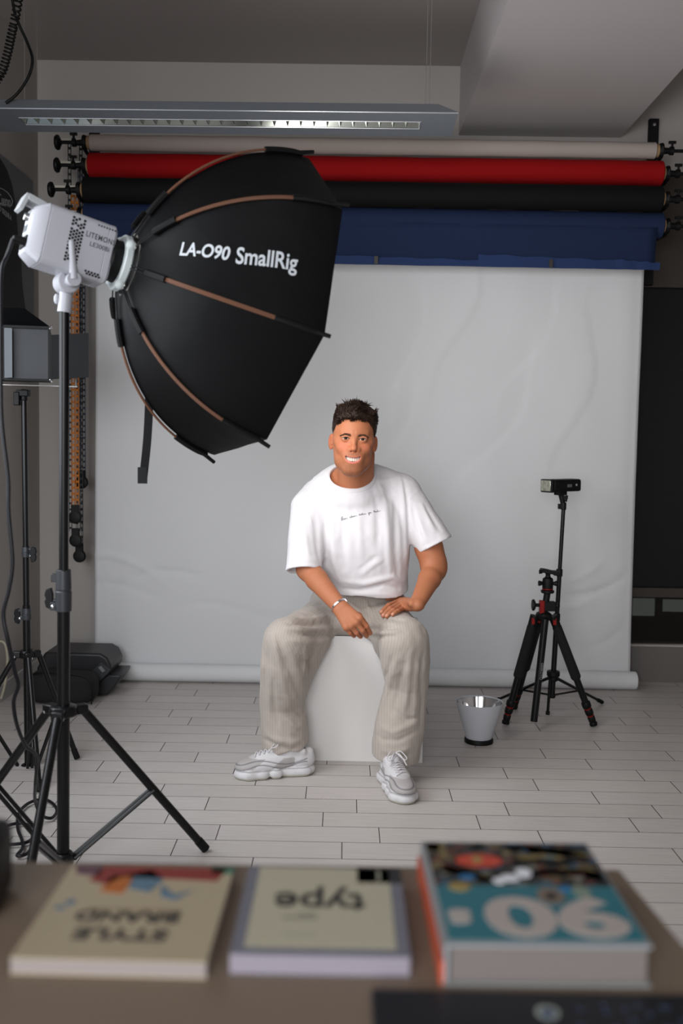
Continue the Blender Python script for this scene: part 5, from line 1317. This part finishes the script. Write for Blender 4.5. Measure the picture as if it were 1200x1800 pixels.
    # ears
    for s_ in (-1, 1):
        c_ = np.cos(.45); si = np.sin(.45)*s_
        Re = np.array([[c_, -si, 0], [si, c_, 0], [0, 0, 1]])
        e = sd_ell(q, (s_*.0815, -.010, -.016), (.0080, .0180, .0300), Re)
        e = smax(e, -sd_ell(q, (s_*.0885, -.001, -.012), (.0055, .0120, .0200), Re), .003)
        e = smin(e, sd_cone(q, (s_*.078, .004, -.012), (s_*.079, .004, -.022), .005, .0045), .004)
        d = smin(d, e, .006)
    return d
def hitp(px, py, off, tree=None):
    h_ = hit(px, py, tree or tbvh)
    return A3(h_[0])+A3(h_[1]*(1 if h_[1].dot(CAM-h_[0]) > 0 else -1))*off
E1 = J(541, 1000, 3.76); W1 = J(599, 1069, 3.615)
E2 = J(763, 1001, 3.86); W2 = J(733, 1062, 3.665)
# hand resting on the thigh (image right): joints laid on the cloth
def onc(px, py, off): return hitp(px, py, off)
mcpL = [onc(700, 1064, .020), onc(703, 1068, .021), onc(706, 1071, .019), onc(709.5, 1074, .015)]
pipL = [onc(684, 1070, .014), onc(687.5, 1076, .014), onc(692, 1079, .013), onc(699, 1079.5, .012)]
tipL = [onc(672, 1079.5, .008), onc(675.5, 1085, .008), onc(681.5, 1086, .008), onc(691, 1084, .008)]
thL = [W2+A3(-.02, -.012, .004), onc(703, 1059, .018), onc(690, 1056, .012), onc(680, 1056, .009)]
# other hand hanging between the thighs (image left)
g0 = 3.60
mcpR = [J(632, 1087, g0-.035), J(626, 1094, g0-.045), J(617, 1100, g0-.045), J(608.5, 1103, g0-.035)]
pipR = [J(644, 1101, g0-.030), J(637, 1108.5, g0-.042), J(626.5, 1112.5, g0-.040), J(615.5, 1112.5, g0-.030)]
tipR = [J(650.5, 1113, g0-.005), J(644, 1118, g0-.012), J(633.5, 1119, g0-.010), J(622, 1118, g0-.004)]
thR = [W1+A3(.018, -.005, -.008), J(630, 1082, g0+.000), J(642, 1098, g0+.005), J(648, 1110, g0+.004)]
rF = [(.0106, .0095, .0084), (.0108, .0097, .0086), (.0104, .0093, .0082), (.0093, .0083, .0074)]
def hand(P, W, mcp, pip, tip, th_, bk):
    """bk: direction out of the back of the hand"""
    d = None; mids = []
    for i in range(4):
        a, b, c = mcp[i], pip[i], tip[i]; m_ = b*.5+c*.5
        nb2 = bk*.0022
        f_ = sd_cone(P, a, b, rF[i][0], rF[i][1]); f_ = smin(f_, sd_cone(P, b, m_+nb2, rF[i][1], (rF[i][1]+rF[i][2])/2), .002); f_ = smin(f_, sd_cone(P, m_+nb2, c, (rF[i][1]+rF[i][2])/2, rF[i][2]), .002)
        f_ = smin(f_, nrm(P-(b+bk*.0012))-rF[i][1]*.98, .003)
        d = f_ if d is None else smin(d, f_, .0018)
    pal = None
    wc = W; acr = mcp[3]-mcp[0]; acr = acr/nrm(acr)
    for i in range(4):
        base = W+acr*(i-1.5)*.0085
        p_ = sd_cone(P, base, mcp[i], .0165, .0118); pal = p_ if pal is None else smin(pal, p_, .010)
        pal = smin(pal, sd_cone(P, base-bk*.006, mcp[i]-bk*.005, .015, .0105), .010)
    kn = np.minimum.reduce([nrm(P-(mcp[i]+bk*.0020))-.0102 for i in range(4)])
    pal = smin(pal, kn, .006)
    d = smin(d, pal, .006)
    t_ = sd_cone(P, th_[0], th_[1], .0135, .0125); t_ = smin(t_, sd_cone(P, th_[1], th_[2], .0120, .0105), .004); t_ = smin(t_, sd_cone(P, th_[2], th_[3], .0105, .0080), .003)
    return smin(d, t_, .007)
bkL = A3(-.05, -.55, .83); bkL = bkL/nrm(bkL); bkR = A3(-.35, -.85, .35); bkR = bkR/nrm(bkR)
def arm(P, S, E, W, bk, r):
    ax_ = (W-E)/nrm(W-E); s_ = np.cross(ax_, bk); s_ = s_/nrm(s_)
    d = sd_cone(P, S, E, r[0], r[1]); m_ = E+(W-E)*.28
    d = smin(d, sd_cone(P, S+(E-S)*.35, S+(E-S)*.7, r[0]*.95, r[1]*1.02), .03)
    d = smin(d, sd_cone(P, E, m_, r[1]*.93, r[2]), .03); 
    for q_ in (-1, 1): d = smin(d, sd_cone(P, m_+s_*q_*.006, W+s_*q_*.0085, r[2]*.9, .0195), .012)
    return d
def body(P):
    out = np.full(len(P), .5)
    def reg(lo, hi, fn, k):
        lo = A3(lo); hi = A3(hi); q = np.maximum(np.maximum(lo-P, P-hi), 0); bd = nrm(q)+.05
        m_ = (q.sum(1) < 1e-9); r = bd
        if m_.any(): r = r.copy(); r[m_] = fn(P[m_])
        return r
    hd = reg((-.12, 3.55, 1.04), (.18, 3.86, 1.45), head, 0)
    nk = sd_cone(P, J(622, 815, 3.798), J(620, 862, 3.860), .0555, .064)
    nk = smin(nk, sd_cone(P, J(641, 800, 3.80), J(634, 860, 3.87), .038, .048), .02)
    ch_ = sd_ell(P, J(622, 876, 3.885), (.125, .085, .060)); ch_ = smin(ch_, sd_ell(P, J(628, 930, 3.91), (.165, .095, .15)), .03)
    ch_ = smin(ch_, sd_ell(P, J(645, 1010, 4.00), (.12, .08, .13)), .04)
    tz = smin(sd_cone(P, J(621, 845, 3.87), S1+A3(.02, .02, .0), .05, .042), sd_cone(P, J(621, 845, 3.87), S2+A3(-.02, .02, 0), .05, .042), .02)
    d = smin(smin(smin(hd, nk, .018), ch_, .03), tz, .02)
    d = smin(d, np.minimum(sd_cone(P, J(608, 835, 3.87), J(583, 850, 3.89), .045, .034), sd_cone(P, J(632, 830, 3.88), J(655, 842, 3.90), .045, .034)), .02)
    d = smin(d, sd_ell(P, J(629, 1070, 4.12), (.14, .09, .07)), .03)
    for Hh, K, S_ in ((H1, K1, shin1), (H2, K2, shin2)):
        an = S_[-1][0]+A3(0, 0, -.06)
        Kb = K+A3(0, .04, .0); d = smin(d, np.minimum(sd_cone(P, Hh, Kb, .07, .045), sd_cone(P, Kb, an+A3(0, .01, 0), .044, .034)), .02)
    a1 = reg((-.30, 3.48, .48), (.12, 4.0, 1.1), lambda Q: smin(arm(Q, S1, E1, W1, bkR, (.042, .0405, .0400)), hand(Q, W1, mcpR, pipR, tipR, thR, bkR), .012), 0)
    a2 = reg((.05, 3.44, .52), (.46, 4.02, 1.1), lambda Q: smin(arm(Q, S2, E2, W2, bkL, (.041, .0435, .0415)), hand(Q, W2, mcpL, pipL, tipL, thL, bkL), .012), 0)
    a2 = smin(a2, sd_cone(P, J(752, 935, 3.88), J(762, 985, 3.865), .040, .0455), .03)
    d = smin(d, a1, .012) ; d = smin(d, a2, .012)
    return d
E_ = [person]
hc = HO
def axis(lo, hi, fine, hf, hcg):
    out = [lo]
    while out[-1] < hi:
        x_ = out[-1]; h_ = hcg
        for a, b in fine:
            if a-.006 <= x_ <= b: h_ = hf
        out.append(x_+h_)
    return np.array(out)
hxs = axis(-.26, .44, [(hc[0]-.10, hc[0]+.105)], .0016, .0030)
hys = axis(3.50, 4.25, [(hc[1]-.115, hc[1]+.03)], .0017, .0034)
hzs = axis(.10, 1.46, [(hc[2]-.135, hc[2]+.09)], .0016, .0034)
v, f = sdf_mesh(body, hxs, hys, hzs)
print('body', len(v), _t.time()-T0)
q = hl(v); x, y, z = q.T
skin = lin(172, 110, 78); col = np.tile(skin, (len(v), 1))
def blend(w_, c): 
    global col
    w_ = np.clip(w_, 0, 1)[:, None]; col = col*(1-w_)+np.array(c)[None]*w_
n1 = vnoise(v, 60, 5); n2 = vnoise(v, 220, 6)
blend(.25*np.clip(n1+.2, 0, 1), lin(170, 98, 70))
hm = (z > -.15) & (np.abs(x) < .12)
ck = np.exp(-(((np.abs(x)-.040)/.020)**2+((z+.030)/.020)**2))*(y > .03)*hm; blend(.45*ck, lin(192, 106, 80))
nose = np.exp(-((x/.016)**2+((z+.036)/.014)**2))*(y > .08)*hm; blend(.35*nose, lin(190, 108, 82))
ears = (np.abs(x) > .074)*(np.abs(z+.015) < .04)*hm; blend(.3*ears, lin(176, 96, 70))
# stubble on jaw, chin and upper lip
jaw = np.clip((-.062-z)/.035, 0, 1)*np.clip((y+.02)/.05, 0, 1)*hm*np.clip((z+.150)/.02, 0, 1); ml = np.exp(-(((x)/.030)**2+((z+.055)/.008)**2))*(y > .07)*hm
cheekclear = np.exp(-(((np.abs(x)-.03)/.016)**2+((z+.065)/.022)**2))
blend(np.clip(.50*jaw*(1-.85*cheekclear)+.38*ml, 0, 1)*(.75+.35*n2), lin(98, 64, 46))
# lips
lu = np.minimum(1, np.exp(-((z-(zup(x)+.0018))/.0030)**4)); ll = np.exp(-((z-(zlo(x)-.0030))/.0042)**4)
inm = (np.abs(x-MOUTH_C) < .029)*(y > .066)*hm
blend(.85*lu*inm, lin(176, 96, 84)); blend(.9*ll*inm, lin(204, 116, 104))
op = ((z < zup(x)-.0002) & (z > zlo(x)+.0002) & (np.abs(x-MOUTH_C) < .0272) & (y < .086) & (y > .05) & hm); blend(op*1.0, lin(96, 36, 34))
# nails on the two hands
for tip, pip, bk in ((tipL, pipL, bkL), (tipR, pipR, bkR)):
    for a, b in zip(tip, pip):
        d_ = (a-b)/nrm(a-b); c_ = a+bk*.006+d_*.001; blend(.55*np.exp(-(nrm(v-c_)/.0062)**4), lin(228, 170, 150))
    for a, b in zip(tip, pip): blend(.28*np.exp(-(nrm(v-(b+bk*.008))/.008)**2), lin(178, 104, 80))
skm = vcmat('skin', .52, bump=(350, .12, .0006), sss=.12, spec=.3)
bo, v = np_obj('body', v, f, skm, person, col=col)
print('body built', _t.time()-T0)

# eyes, teeth, eyebrows
wmt = mat('eye_white', srgb(166, 152, 144), .5, spec=.2); irm = mat('iris_brown', srgb(48, 27, 16), .5, spec=.15); pum = mat('pupil', srgb(5, 4, 4), .3, spec=.2)
gaze = Vector((CAM-Vector(HO))).normalized()
for e in EYE:
    c_ = Vector(hw_(e)); m = MB(); a, b = frame(gaze); n = 28; rings = []
    tt_ = [0, .09, .14, .18, .215, .48, .50, .56, .8, 1.2, 1.8, 2.5, PI]
    vs = []
    for t_ in tt_:
        r = .0142-(.0004 if .2 < t_ < .49 else 0)
        for j in range(n): vs.append(c_+gaze*(r*math.cos(t_))+(a*math.cos(2*PI*j/n)+b*math.sin(2*PI*j/n))*(r*math.sin(t_)))
    for i in range(len(tt_)-1):
        m.mi(2 if tt_[i+1] <= .19 else (1 if tt_[i+1] <= .49 else 0))
        m.add([], [])
        for j in range(n):
            m.f.append((i*n+j, (i+1)*n+j, (i+1)*n+(j+1) % n, i*n+(j+1) % n)); m.m.append(m.cm)
    m.v = [tuple(p) for p in vs]
    eo = m.build('eye', [wmt, irm, pum], person, smooth=80, label='brown eye')
lm = mat('lash_dark', srgb(34, 24, 20), .6)
for e in EYE:
    m = MB(); pts = []
    for k_ in range(9):
        u_k = -1+2*k_/8; xx = e[0]+u_k*.0150; zz2 = e[2]+.0042*math.sqrt(max(0, 1-u_k*u_k))+.0004
        rr_ = .0164; yy = e[1]+math.sqrt(max(0, rr_**2-(xx-e[0])**2-(zz2-e[2])**2)); pts.append(Vector(hw_((xx, yy, zz2))))
    m.tube(pts, [.0003, .0008, .0010, .0011, .0011, .0011, .0010, .0008, .0003], 6); m.build('eyelashes', lm, person)
tm_ = MB()
for row, zc_, hh, nt_ in ((0, -.0740, .0088, 10),):
    wds = [.0086, .0068, .0074, .0070, .0066] if row == 0 else [.0054, .0056, .0062, .0064, .006]
    for s_ in (-1, 1):
        xx = 0
        for k_, w0 in enumerate(wds[:nt_//2]):
            xc = xx+w0/2; xx += w0
            yc = .0835-.0125*(xc/.028)**2-(.003 if row else 0); an = math.atan(2*.0125*xc/.028**2)*s_
            cen = Vector(hw_((MOUTH_C+s_*xc, yc, zc_+.0018*(xc/.028)**2)))
            Mh = Matrix(HM.tolist()) @ Matrix.Rotation(-an, 3, 'Z')
            tm_.sphere(Vector(hw_((MOUTH_C+s_*(xc+w0*.5), yc-.0026, zc_+.0018*(xc/.028)**2))), 1, 10, sc=(w0*.8, .0032, hh*.98), M=Mh)
            tm_.sphere(cen, 1, 10, sc=(w0*.66, .0042, hh*(1 if k_ != 1 else .95)), M=Mh)
tm_.build('teeth', mat('tooth_white', srgb(222, 212, 198), .3), person)
gm_ = MB(); gm_.sphere(Vector(hw_((MOUTH_C, .050, -.077))), 1, 16, sc=(.026, .018, .012), M=Matrix(HM.tolist())); gm_.build('tongue', mat('mouth_inside', srgb(120, 52, 50), .5), person)
hairm = mat('hair_brown', srgb(44, 30, 23), .6, spec=.25, var=(60, .4)); brm = mat('brow_brown', srgb(84, 58, 44), .6)
def strand(mb, p, d, L, w_, curl, n=4, grav=0):
    p = Vector(p); d = Vector(d).normalized(); pts = [p]; c = Vector(curl)
    for i in range(n):
        d = (d+c*(1/n)+Vector((0, 0, -grav/n))).normalized(); pts.append(pts[-1]+d*(L/n))
    mb.tube(pts, [w_*(1-(i/n)**1.5*.92) for i in range(n+1)], 4, caps=False)
bodybvh = BVHTree.FromPolygons([tuple(p) for p in v[(hl(v)[:, 2] > -.2)]] if False else [tuple(p) for p in v], [tuple(q_) for q_ in f.tolist()])
hr_ = random.Random(11)
def on_head(x, z, y0=.2):   # point on the face seen from the front
    o_ = Vector(hw_((x, y0, z))); h_ = bodybvh.ray_cast(o_, Vector(-HY)); return h_[0], h_[1]
for s_ in (-1, 1):
    m = MB()
    for i in range(260):
        t_ = hr_.random(); xx = s_*(.012+.037*t_); zc_ = .0110+.0050*math.sin(min(t_, .65)/.65*PI*.5)-(.0065*max(0, t_-.55)/.45)
        wdt = .0040*(1-.5*t_)
        p, n_h = on_head(xx, zc_+hr_.uniform(-1, 1)*wdt)
        if p is None: continue
        strand(m, p, Vector(HX)*s_*(1.0)+Vector(HZ)*(.9-1.5*t_)+n_h*.35, hr_.uniform(.005, .008), .00042, (0, 0, 0), 2)
    m.build('eyebrow', brm, person)
# hair: a cap hugging the skull plus tapered locks
def hairline(y): return np.interp(y, [-.12, -.05, -.02, .012, .030, .045, .060, .080], [-.075, -.068, -.020, -.012, .012, .045, .066, .073])
def haircap(P):
    q = hl(P); x, y, z = q.T
    d = sd_ell(q, (0.002, -.014, .040), (.0820, .106, .0835))
    top = sd_ell(q, (.004, -.002, .078), (.078, .088, .050)); d = smin(d, top, .02)
    d = d-.0030*vnoise(q, 90, 8)*np.clip((z-.05)/.04, .2, 1)-.004*vnoise(q, 45, 9)*np.clip((z-.06)/.04, 0, 1)
    sk = sd_ell(q, (0, -.012, .036), (.0740, .0975, .0775)); d = np.maximum(d, -sk)
    hl2 = hairline(y)+.0035*vnoise(q, 110, 3)
    d = d+.0065*np.clip(1-(z-hl2)/.020, 0, 1); d = smax(d, hl2-z, .004)
    # thinner towards the lower sides
    return d
vh, fh = sdf_mesh(haircap, np.arange(hc[0]-.11, hc[0]+.12, .002), np.arange(hc[1]-.11, hc[1]+.13, .002), np.arange(hc[2]-.09, hc[2]+.16, .002))
ho, vh = np_obj('hair', vh, fh, hairm, person)
hbv = BVHTree.FromPolygons([tuple(p) for p in vh], [tuple(q_) for q_ in fh.tolist()])
m = MB(); qh = hl(vh); cand = np.nonzero((qh[:, 2] > hairline(qh[:, 1])+.002))[0]
for i in range(6500):
    k_ = int(cand[int(hr_.random()*len(cand))]); p = Vector(vh[k_]); lx, ly, lz = qh[k_]
    out = Vector(vh[k_]-hw_((0, -.012, .030))).normalized()
    topw = min(1, max(0, (lz-.055)/.045))
    L = .006+.019*topw*hr_.uniform(.35, 1.0)*(1.55 if hr_.random() < .12 else 1)
    fw = Vector(HY)*(.65 if ly > .02 else .1)
    sw = Vector((vnoise(A3([[p.x, p.y, p.z]]), 28, 11)[0], vnoise(A3([[p.x, p.y, p.z]]), 28, 12)[0], vnoise(A3([[p.x, p.y, p.z]]), 28, 13)[0]))
    d = out*(.55+.45*topw)+fw*topw+sw*(1.3*topw+.25)+Vector((0, 0, -.55))*(1-topw)+Vector((0, 0, .25))*topw
    if ly > .055 and lz < .10: d = d+Vector((0, 0, .35)); L *= .75
    strand(m, p-out*.003, d, L, .0013+.0006*topw, sw*1.8*topw, 4)
for i in range(900):      # fringe over the hairline and temples
    xx = hr_.uniform(-.062, .062); zz_ = .0735-.9*max(0, abs(xx)-.040)+.003*math.sin(xx*160)+hr_.uniform(-.004, .006)
    p, n_h = on_head(xx, zz_)
    if p is None: continue
    sw = Vector((hr_.uniform(-1, 1), 0, hr_.uniform(-.3, .6)))
    strand(m, p-n_h*.001, n_h*.8+sw*.7+Vector((0, 0, -.55)), hr_.uniform(.007, .017), .0008, sw*.6+Vector((0, 0, -.4)), 3)
m.build('hair_locks', hairm, ho)

# shirt lettering: a line of small handwriting across the chest
lp0 = hit(600, 915, sbvh); lp1 = hit(669, 899, sbvh)
a = lp0[0]; b = lp1[0]; xd = (b-a); Lw = xd.length; xd.normalize(); nn2 = (lp0[1]+lp1[1]).normalized()
if nn2.dot(CAM-a) < 0: nn2 = -nn2
yd = nn2.cross(xd).normalized()
words = [[(0, .5), (.5, 1.9), (1.0, 2.0), (.3, .4), (.1, 0), (.9, .2), (1.1, .9), (1.4, .9), (1.3, .1), (1.7, .1), (1.9, .8), (2.2, .7), (2.1, .1), (2.5, .2), (2.9, .8), (3.1, .2), (3.6, .2)],
         [(4.6, .2), (5.2, .9), (5.0, .1), (5.6, .3), (5.9, 1.6), (5.7, .2), (6.2, .8), (6.3, .1), (6.8, .7), (6.9, .1), (7.3, .8), (7.5, .1), (7.9, .7), (8.2, .2), (9.0, .35)],
         [(10.2, 1.3), (10.0, .1), (10.5, .7), (10.8, .1), (11.2, .7), (11.4, .1), (11.8, 1.2), (11.9, .1), (12.4, .6), (12.6, .1), (13.2, .6), (13.4, .2), (14.0, .35)],
         [(15.0, .7), (15.2, .1), (15.7, .7), (15.5, -.8), (15.1, -.7), (16.0, .5), (16.4, .7), (16.3, .1), (16.9, .35), (17.2, .3)],
         [(18.2, .2), (18.5, 1.3), (18.9, .9), (18.5, .3), (19.1, .7), (19.3, .1), (19.8, .6), (20.1, .1), (20.6, 1.4), (20.7, .2), (21.4, .3), (22.2, .5)]]
m = MB()
for wd in words:
    pts = []
    for p in catmull([Vector((x_, y_, 0)) for x_, y_ in wd], 5):
        q_ = a+xd*(p.x/22.2*Lw)+yd*(p.y*.0062)
        h_ = sbvh.ray_cast(q_+nn2*.05, -nn2)
        if h_[0] is not None: pts.append(h_[0]+nn2*.0006)
    m.tube(pts, .00062, 5)
m.build('handwriting', mat('print_dark', srgb(70, 70, 74), .7), shirt_o, label='small dark handwritten line on the chest')
# bracelet
m = MB(); ax_ = Vector((W1-E1)/nrm(W1-E1)); bb = Vector(bkR); ss = ax_.cross(bb).normalized(); b2 = ss.cross(ax_).normalized()
bc0 = Vector(W1)-ax_*.012; n = 30
for i in range(n):
    t_ = 2*PI*i/n
    dirr = ss*math.cos(t_)+b2*math.sin(t_)
    h_ = bodybvh.ray_cast(bc0+dirr*.07, -dirr)
    p = (h_[0] if h_[0] is not None else bc0+dirr*.03)+dirr*.0022
    tng = (-ss*math.sin(t_)+b2*math.cos(t_))
    Mq = Matrix((tng, dirr, ax_)).transposed() @ Matrix.Rotation(.5, 3, 'Y')
    m.box(p, (.0046, .0036, .0085), Mq)
m.build('bracelet', mat('silver', (.72, .73, .76, 1), .25, 1.0), person, label='silver chain bracelet')

# ---- shoes: chunky pale runners
shoem = vcmat('shoe_surface', .55, bump=(500, .25, .0006)); lacem = mat('lace_white', srgb(200, 196, 198), .8); solem = mat('sole_white', srgb(205, 203, 194), .5)
def shoe_parts(O, d, lab, flipx, roll_=0):
    d = A3(d); d[2] = 0; d = d/nrm(d); s_ = np.array([-d[1], d[0], 0])*flipx*1.0; Ms = np.stack([d, s_, A3(0, 0, 1)], 1); O = A3(O)
    toL = lambda P: (P-O) @ Ms; toW = lambda p: O+Ms @ A3(p)
    # local: x 0 heel .. .30 toe, y side (+ outer), z up
    def upper(P):
        q = toL(P); x = q[:, 0]
        u = sd_ell(q, (.235, -.002, .040), (.064, .048, .034)); u = smin(u, sd_ell(q, (.165, 0, .048), (.075, .044, .042)), .03)
        u = smin(u, sd_ell(q, (.060, 0, .052), (.060, .038, .048)), .03); u = smin(u, sd_cone(q, (.11, 0, .075), (.195, 0, .062), .030, .022), .03)
        u = smin(u, sd_cone(q, (.018, 0, .055), (.014, 0, .084), .020, .013), .02)
        u = smin(u, sd_cone(q, (.045, -.022, .09), (.11, -.022, .098), .012, .012), .012); u = smin(u, sd_cone(q, (.045, .022, .09), (.11, .022, .098), .012, .012), .012)
        u = smin(u, sd_cone(q, (.10, 0, .085), (.125, 0, .110), .024, .014), .02)   # tongue
        u = smax(u, -sd_cone(q, (.06, 0, .10), (.065, 0, .17), .026, .045), .006)
        so_ = np.maximum(sd_ell(q*A3(1, 1, 1), (.232, 0, .014), (.070, .053, .030)), q[:, 2]-.032)
        hee = np.maximum(sd_ell(q, (.070, 0, .016), (.078, .045, .034)), q[:, 2]-.036)
        mid = np.maximum(sd_ell(q, (.150, 0, .020), (.070, .043, .022)), q[:, 2]-.030)
        so_ = smin(smin(so_, hee, .02), mid, .012)
        ya = np.abs(q[:, 1])
        qq = q.copy(); qq[:, 1] = ya
        for cx, w_ in ((.045, .030), (.150, .024), (.200, .024), (.250, .022)):
            so_ = smin(so_, sd_ell(qq, (cx, .040 if cx > .1 else .034, .017), (w_, .014, .019)), .006)
        so_ = np.maximum(so_, -q[:, 2])
        dd = smin(u, so_, .004)
        # panel lines
        for zc_, f1, ph_ in ((.046, 38, 0), (.060, 30, 1.6)):
            dd += .0016*np.exp(-((q[:, 2]-zc_-.009*np.sin(x*f1+ph_))/.0022)**2)*(q[:, 0] > .03)
        return np.maximum(dd, -q[:, 2]+.001)
    c0 = toW((.15, 0, .06)); R_ = .195
    v, f = sdf_mesh(upper, rng_(c0[0]-R_, c0[0]+R_, .0026), rng_(c0[1]-R_, c0[1]+R_, .0026), rng_(0.0-.006, .135, .0026))
    q = toL(v); x, y, z = q.T
    col = np.tile(lin(208, 206, 208), (len(v), 1))
    def bl_(w_, c):
        nonlocal col
        w_ = np.clip(w_, 0, 1)[:, None]; col = col*(1-w_)+np.array(c)[None]*w_
    mesh_ = ((z > .040) & (z < .075) & (np.sin(x*42+z*60) > -.1) & (x > .08)).astype(float); bl_(mesh_*.8, lin(160, 154, 152))
    bl_(((x > .225) & (z > .035) & (np.abs(y) < .03)).astype(float)*.5, lin(168, 162, 160))
    for zc_, f1, ph_ in ((.046, 38, 0), (.060, 30, 1.6)): bl_(np.exp(-((z-zc_-.009*np.sin(x*f1+ph_))/.0018)**2)*(x > .03), lin(110, 108, 112))
    bl_(np.exp(-((z-.033)/.0016)**2)*.8, lin(120, 118, 116)); bl_((z < .010)*.6, lin(170, 168, 140)); bl_(.25*np.clip(vnoise(v, 45, 2), 0, 1)*(z < .035), lin(150, 145, 130))
    o, v = np_obj('shoe', v, f, shoem, person, col=col); o['label'] = lab
    bv = BVHTree.FromPolygons([tuple(p) for p in v], [tuple(t_) for t_ in f.tolist()])
    def top(x_, y_, off=.0025):
        h_ = bv.ray_cast(Vector(toW((x_, y_, .2))), Vector((0, 0, -1))); return (h_[0] if h_[0] is not None else Vector(toW((x_, y_, .09))))+Vector((0, 0, off))
    m = MB()
    for i in range(6):
        xx = .125+i*.017; m.tube([top(xx, -.020), top(xx+.004, -.010), top(xx+.006, 0, .004), top(xx+.004, .010), top(xx, .020)], .0026, 6)
        m.tube([top(xx, -.020), top(xx+.010, 0, .005), top(xx+.017, .020)], .0024, 6)
    bwc = Vector(top(.128, 0, .006))
    for s2 in (-1, 1):
        sd = Vector(Ms @ A3(0, 1, 0))*s2; dx = Vector(d)
        m.tube(catmull([bwc, bwc+sd*.018+dx*.004+Vector((0, 0, .008)), bwc+sd*.036+dx*.022-Vector((0, 0, .010)), bwc+sd*.026+dx*.038-Vector((0, 0, .014)), bwc+sd*.006+dx*.008], 5), .0024, 6)
        m.tube(catmull([bwc, bwc+sd*.014+dx*.020-Vector((0, 0, .001)), bwc+sd*.030+dx*.050-Vector((0, 0, .030))], 5), .0024, 6)
    m.build('laces', lacem, o)
    return o
a = PZ(553, 1362); b = PZ(424, 1372)
dv = A3(b-a); shoe_parts(A3(a)+A3(-.008, .03, 0), dv, 'white and grey running shoe turned sideways', 1)
a = PZ(669, 1352); b = PZ(713, 1413)
dv = A3(b-a); Ls = nrm(dv); shoe_parts(A3(b)-dv/Ls*.285, dv, 'white and grey running shoe pointing forward', -1)
# ankles: dark sock patch in the right trouser leg
m = MB(); an = Vector(shin2[-1][0]); m.tube([Vector((an.x+.0, an.y-.01, .085)), Vector((an.x+.005, an.y, .20))], [.036, .040], 20); m.build('sock', mat('sock_dark', srgb(40, 36, 36), .9), person)
m = MB(); an = Vector(shin1[-1][0]); m.tube([Vector((an.x+.03, an.y+.02, .085)), Vector((an.x+.01, an.y, .20))], [.036, .040], 20); m.build('sock', mat('sock_dark', srgb(40, 36, 36), .9), person)
print('person done', _t.time()-T0)
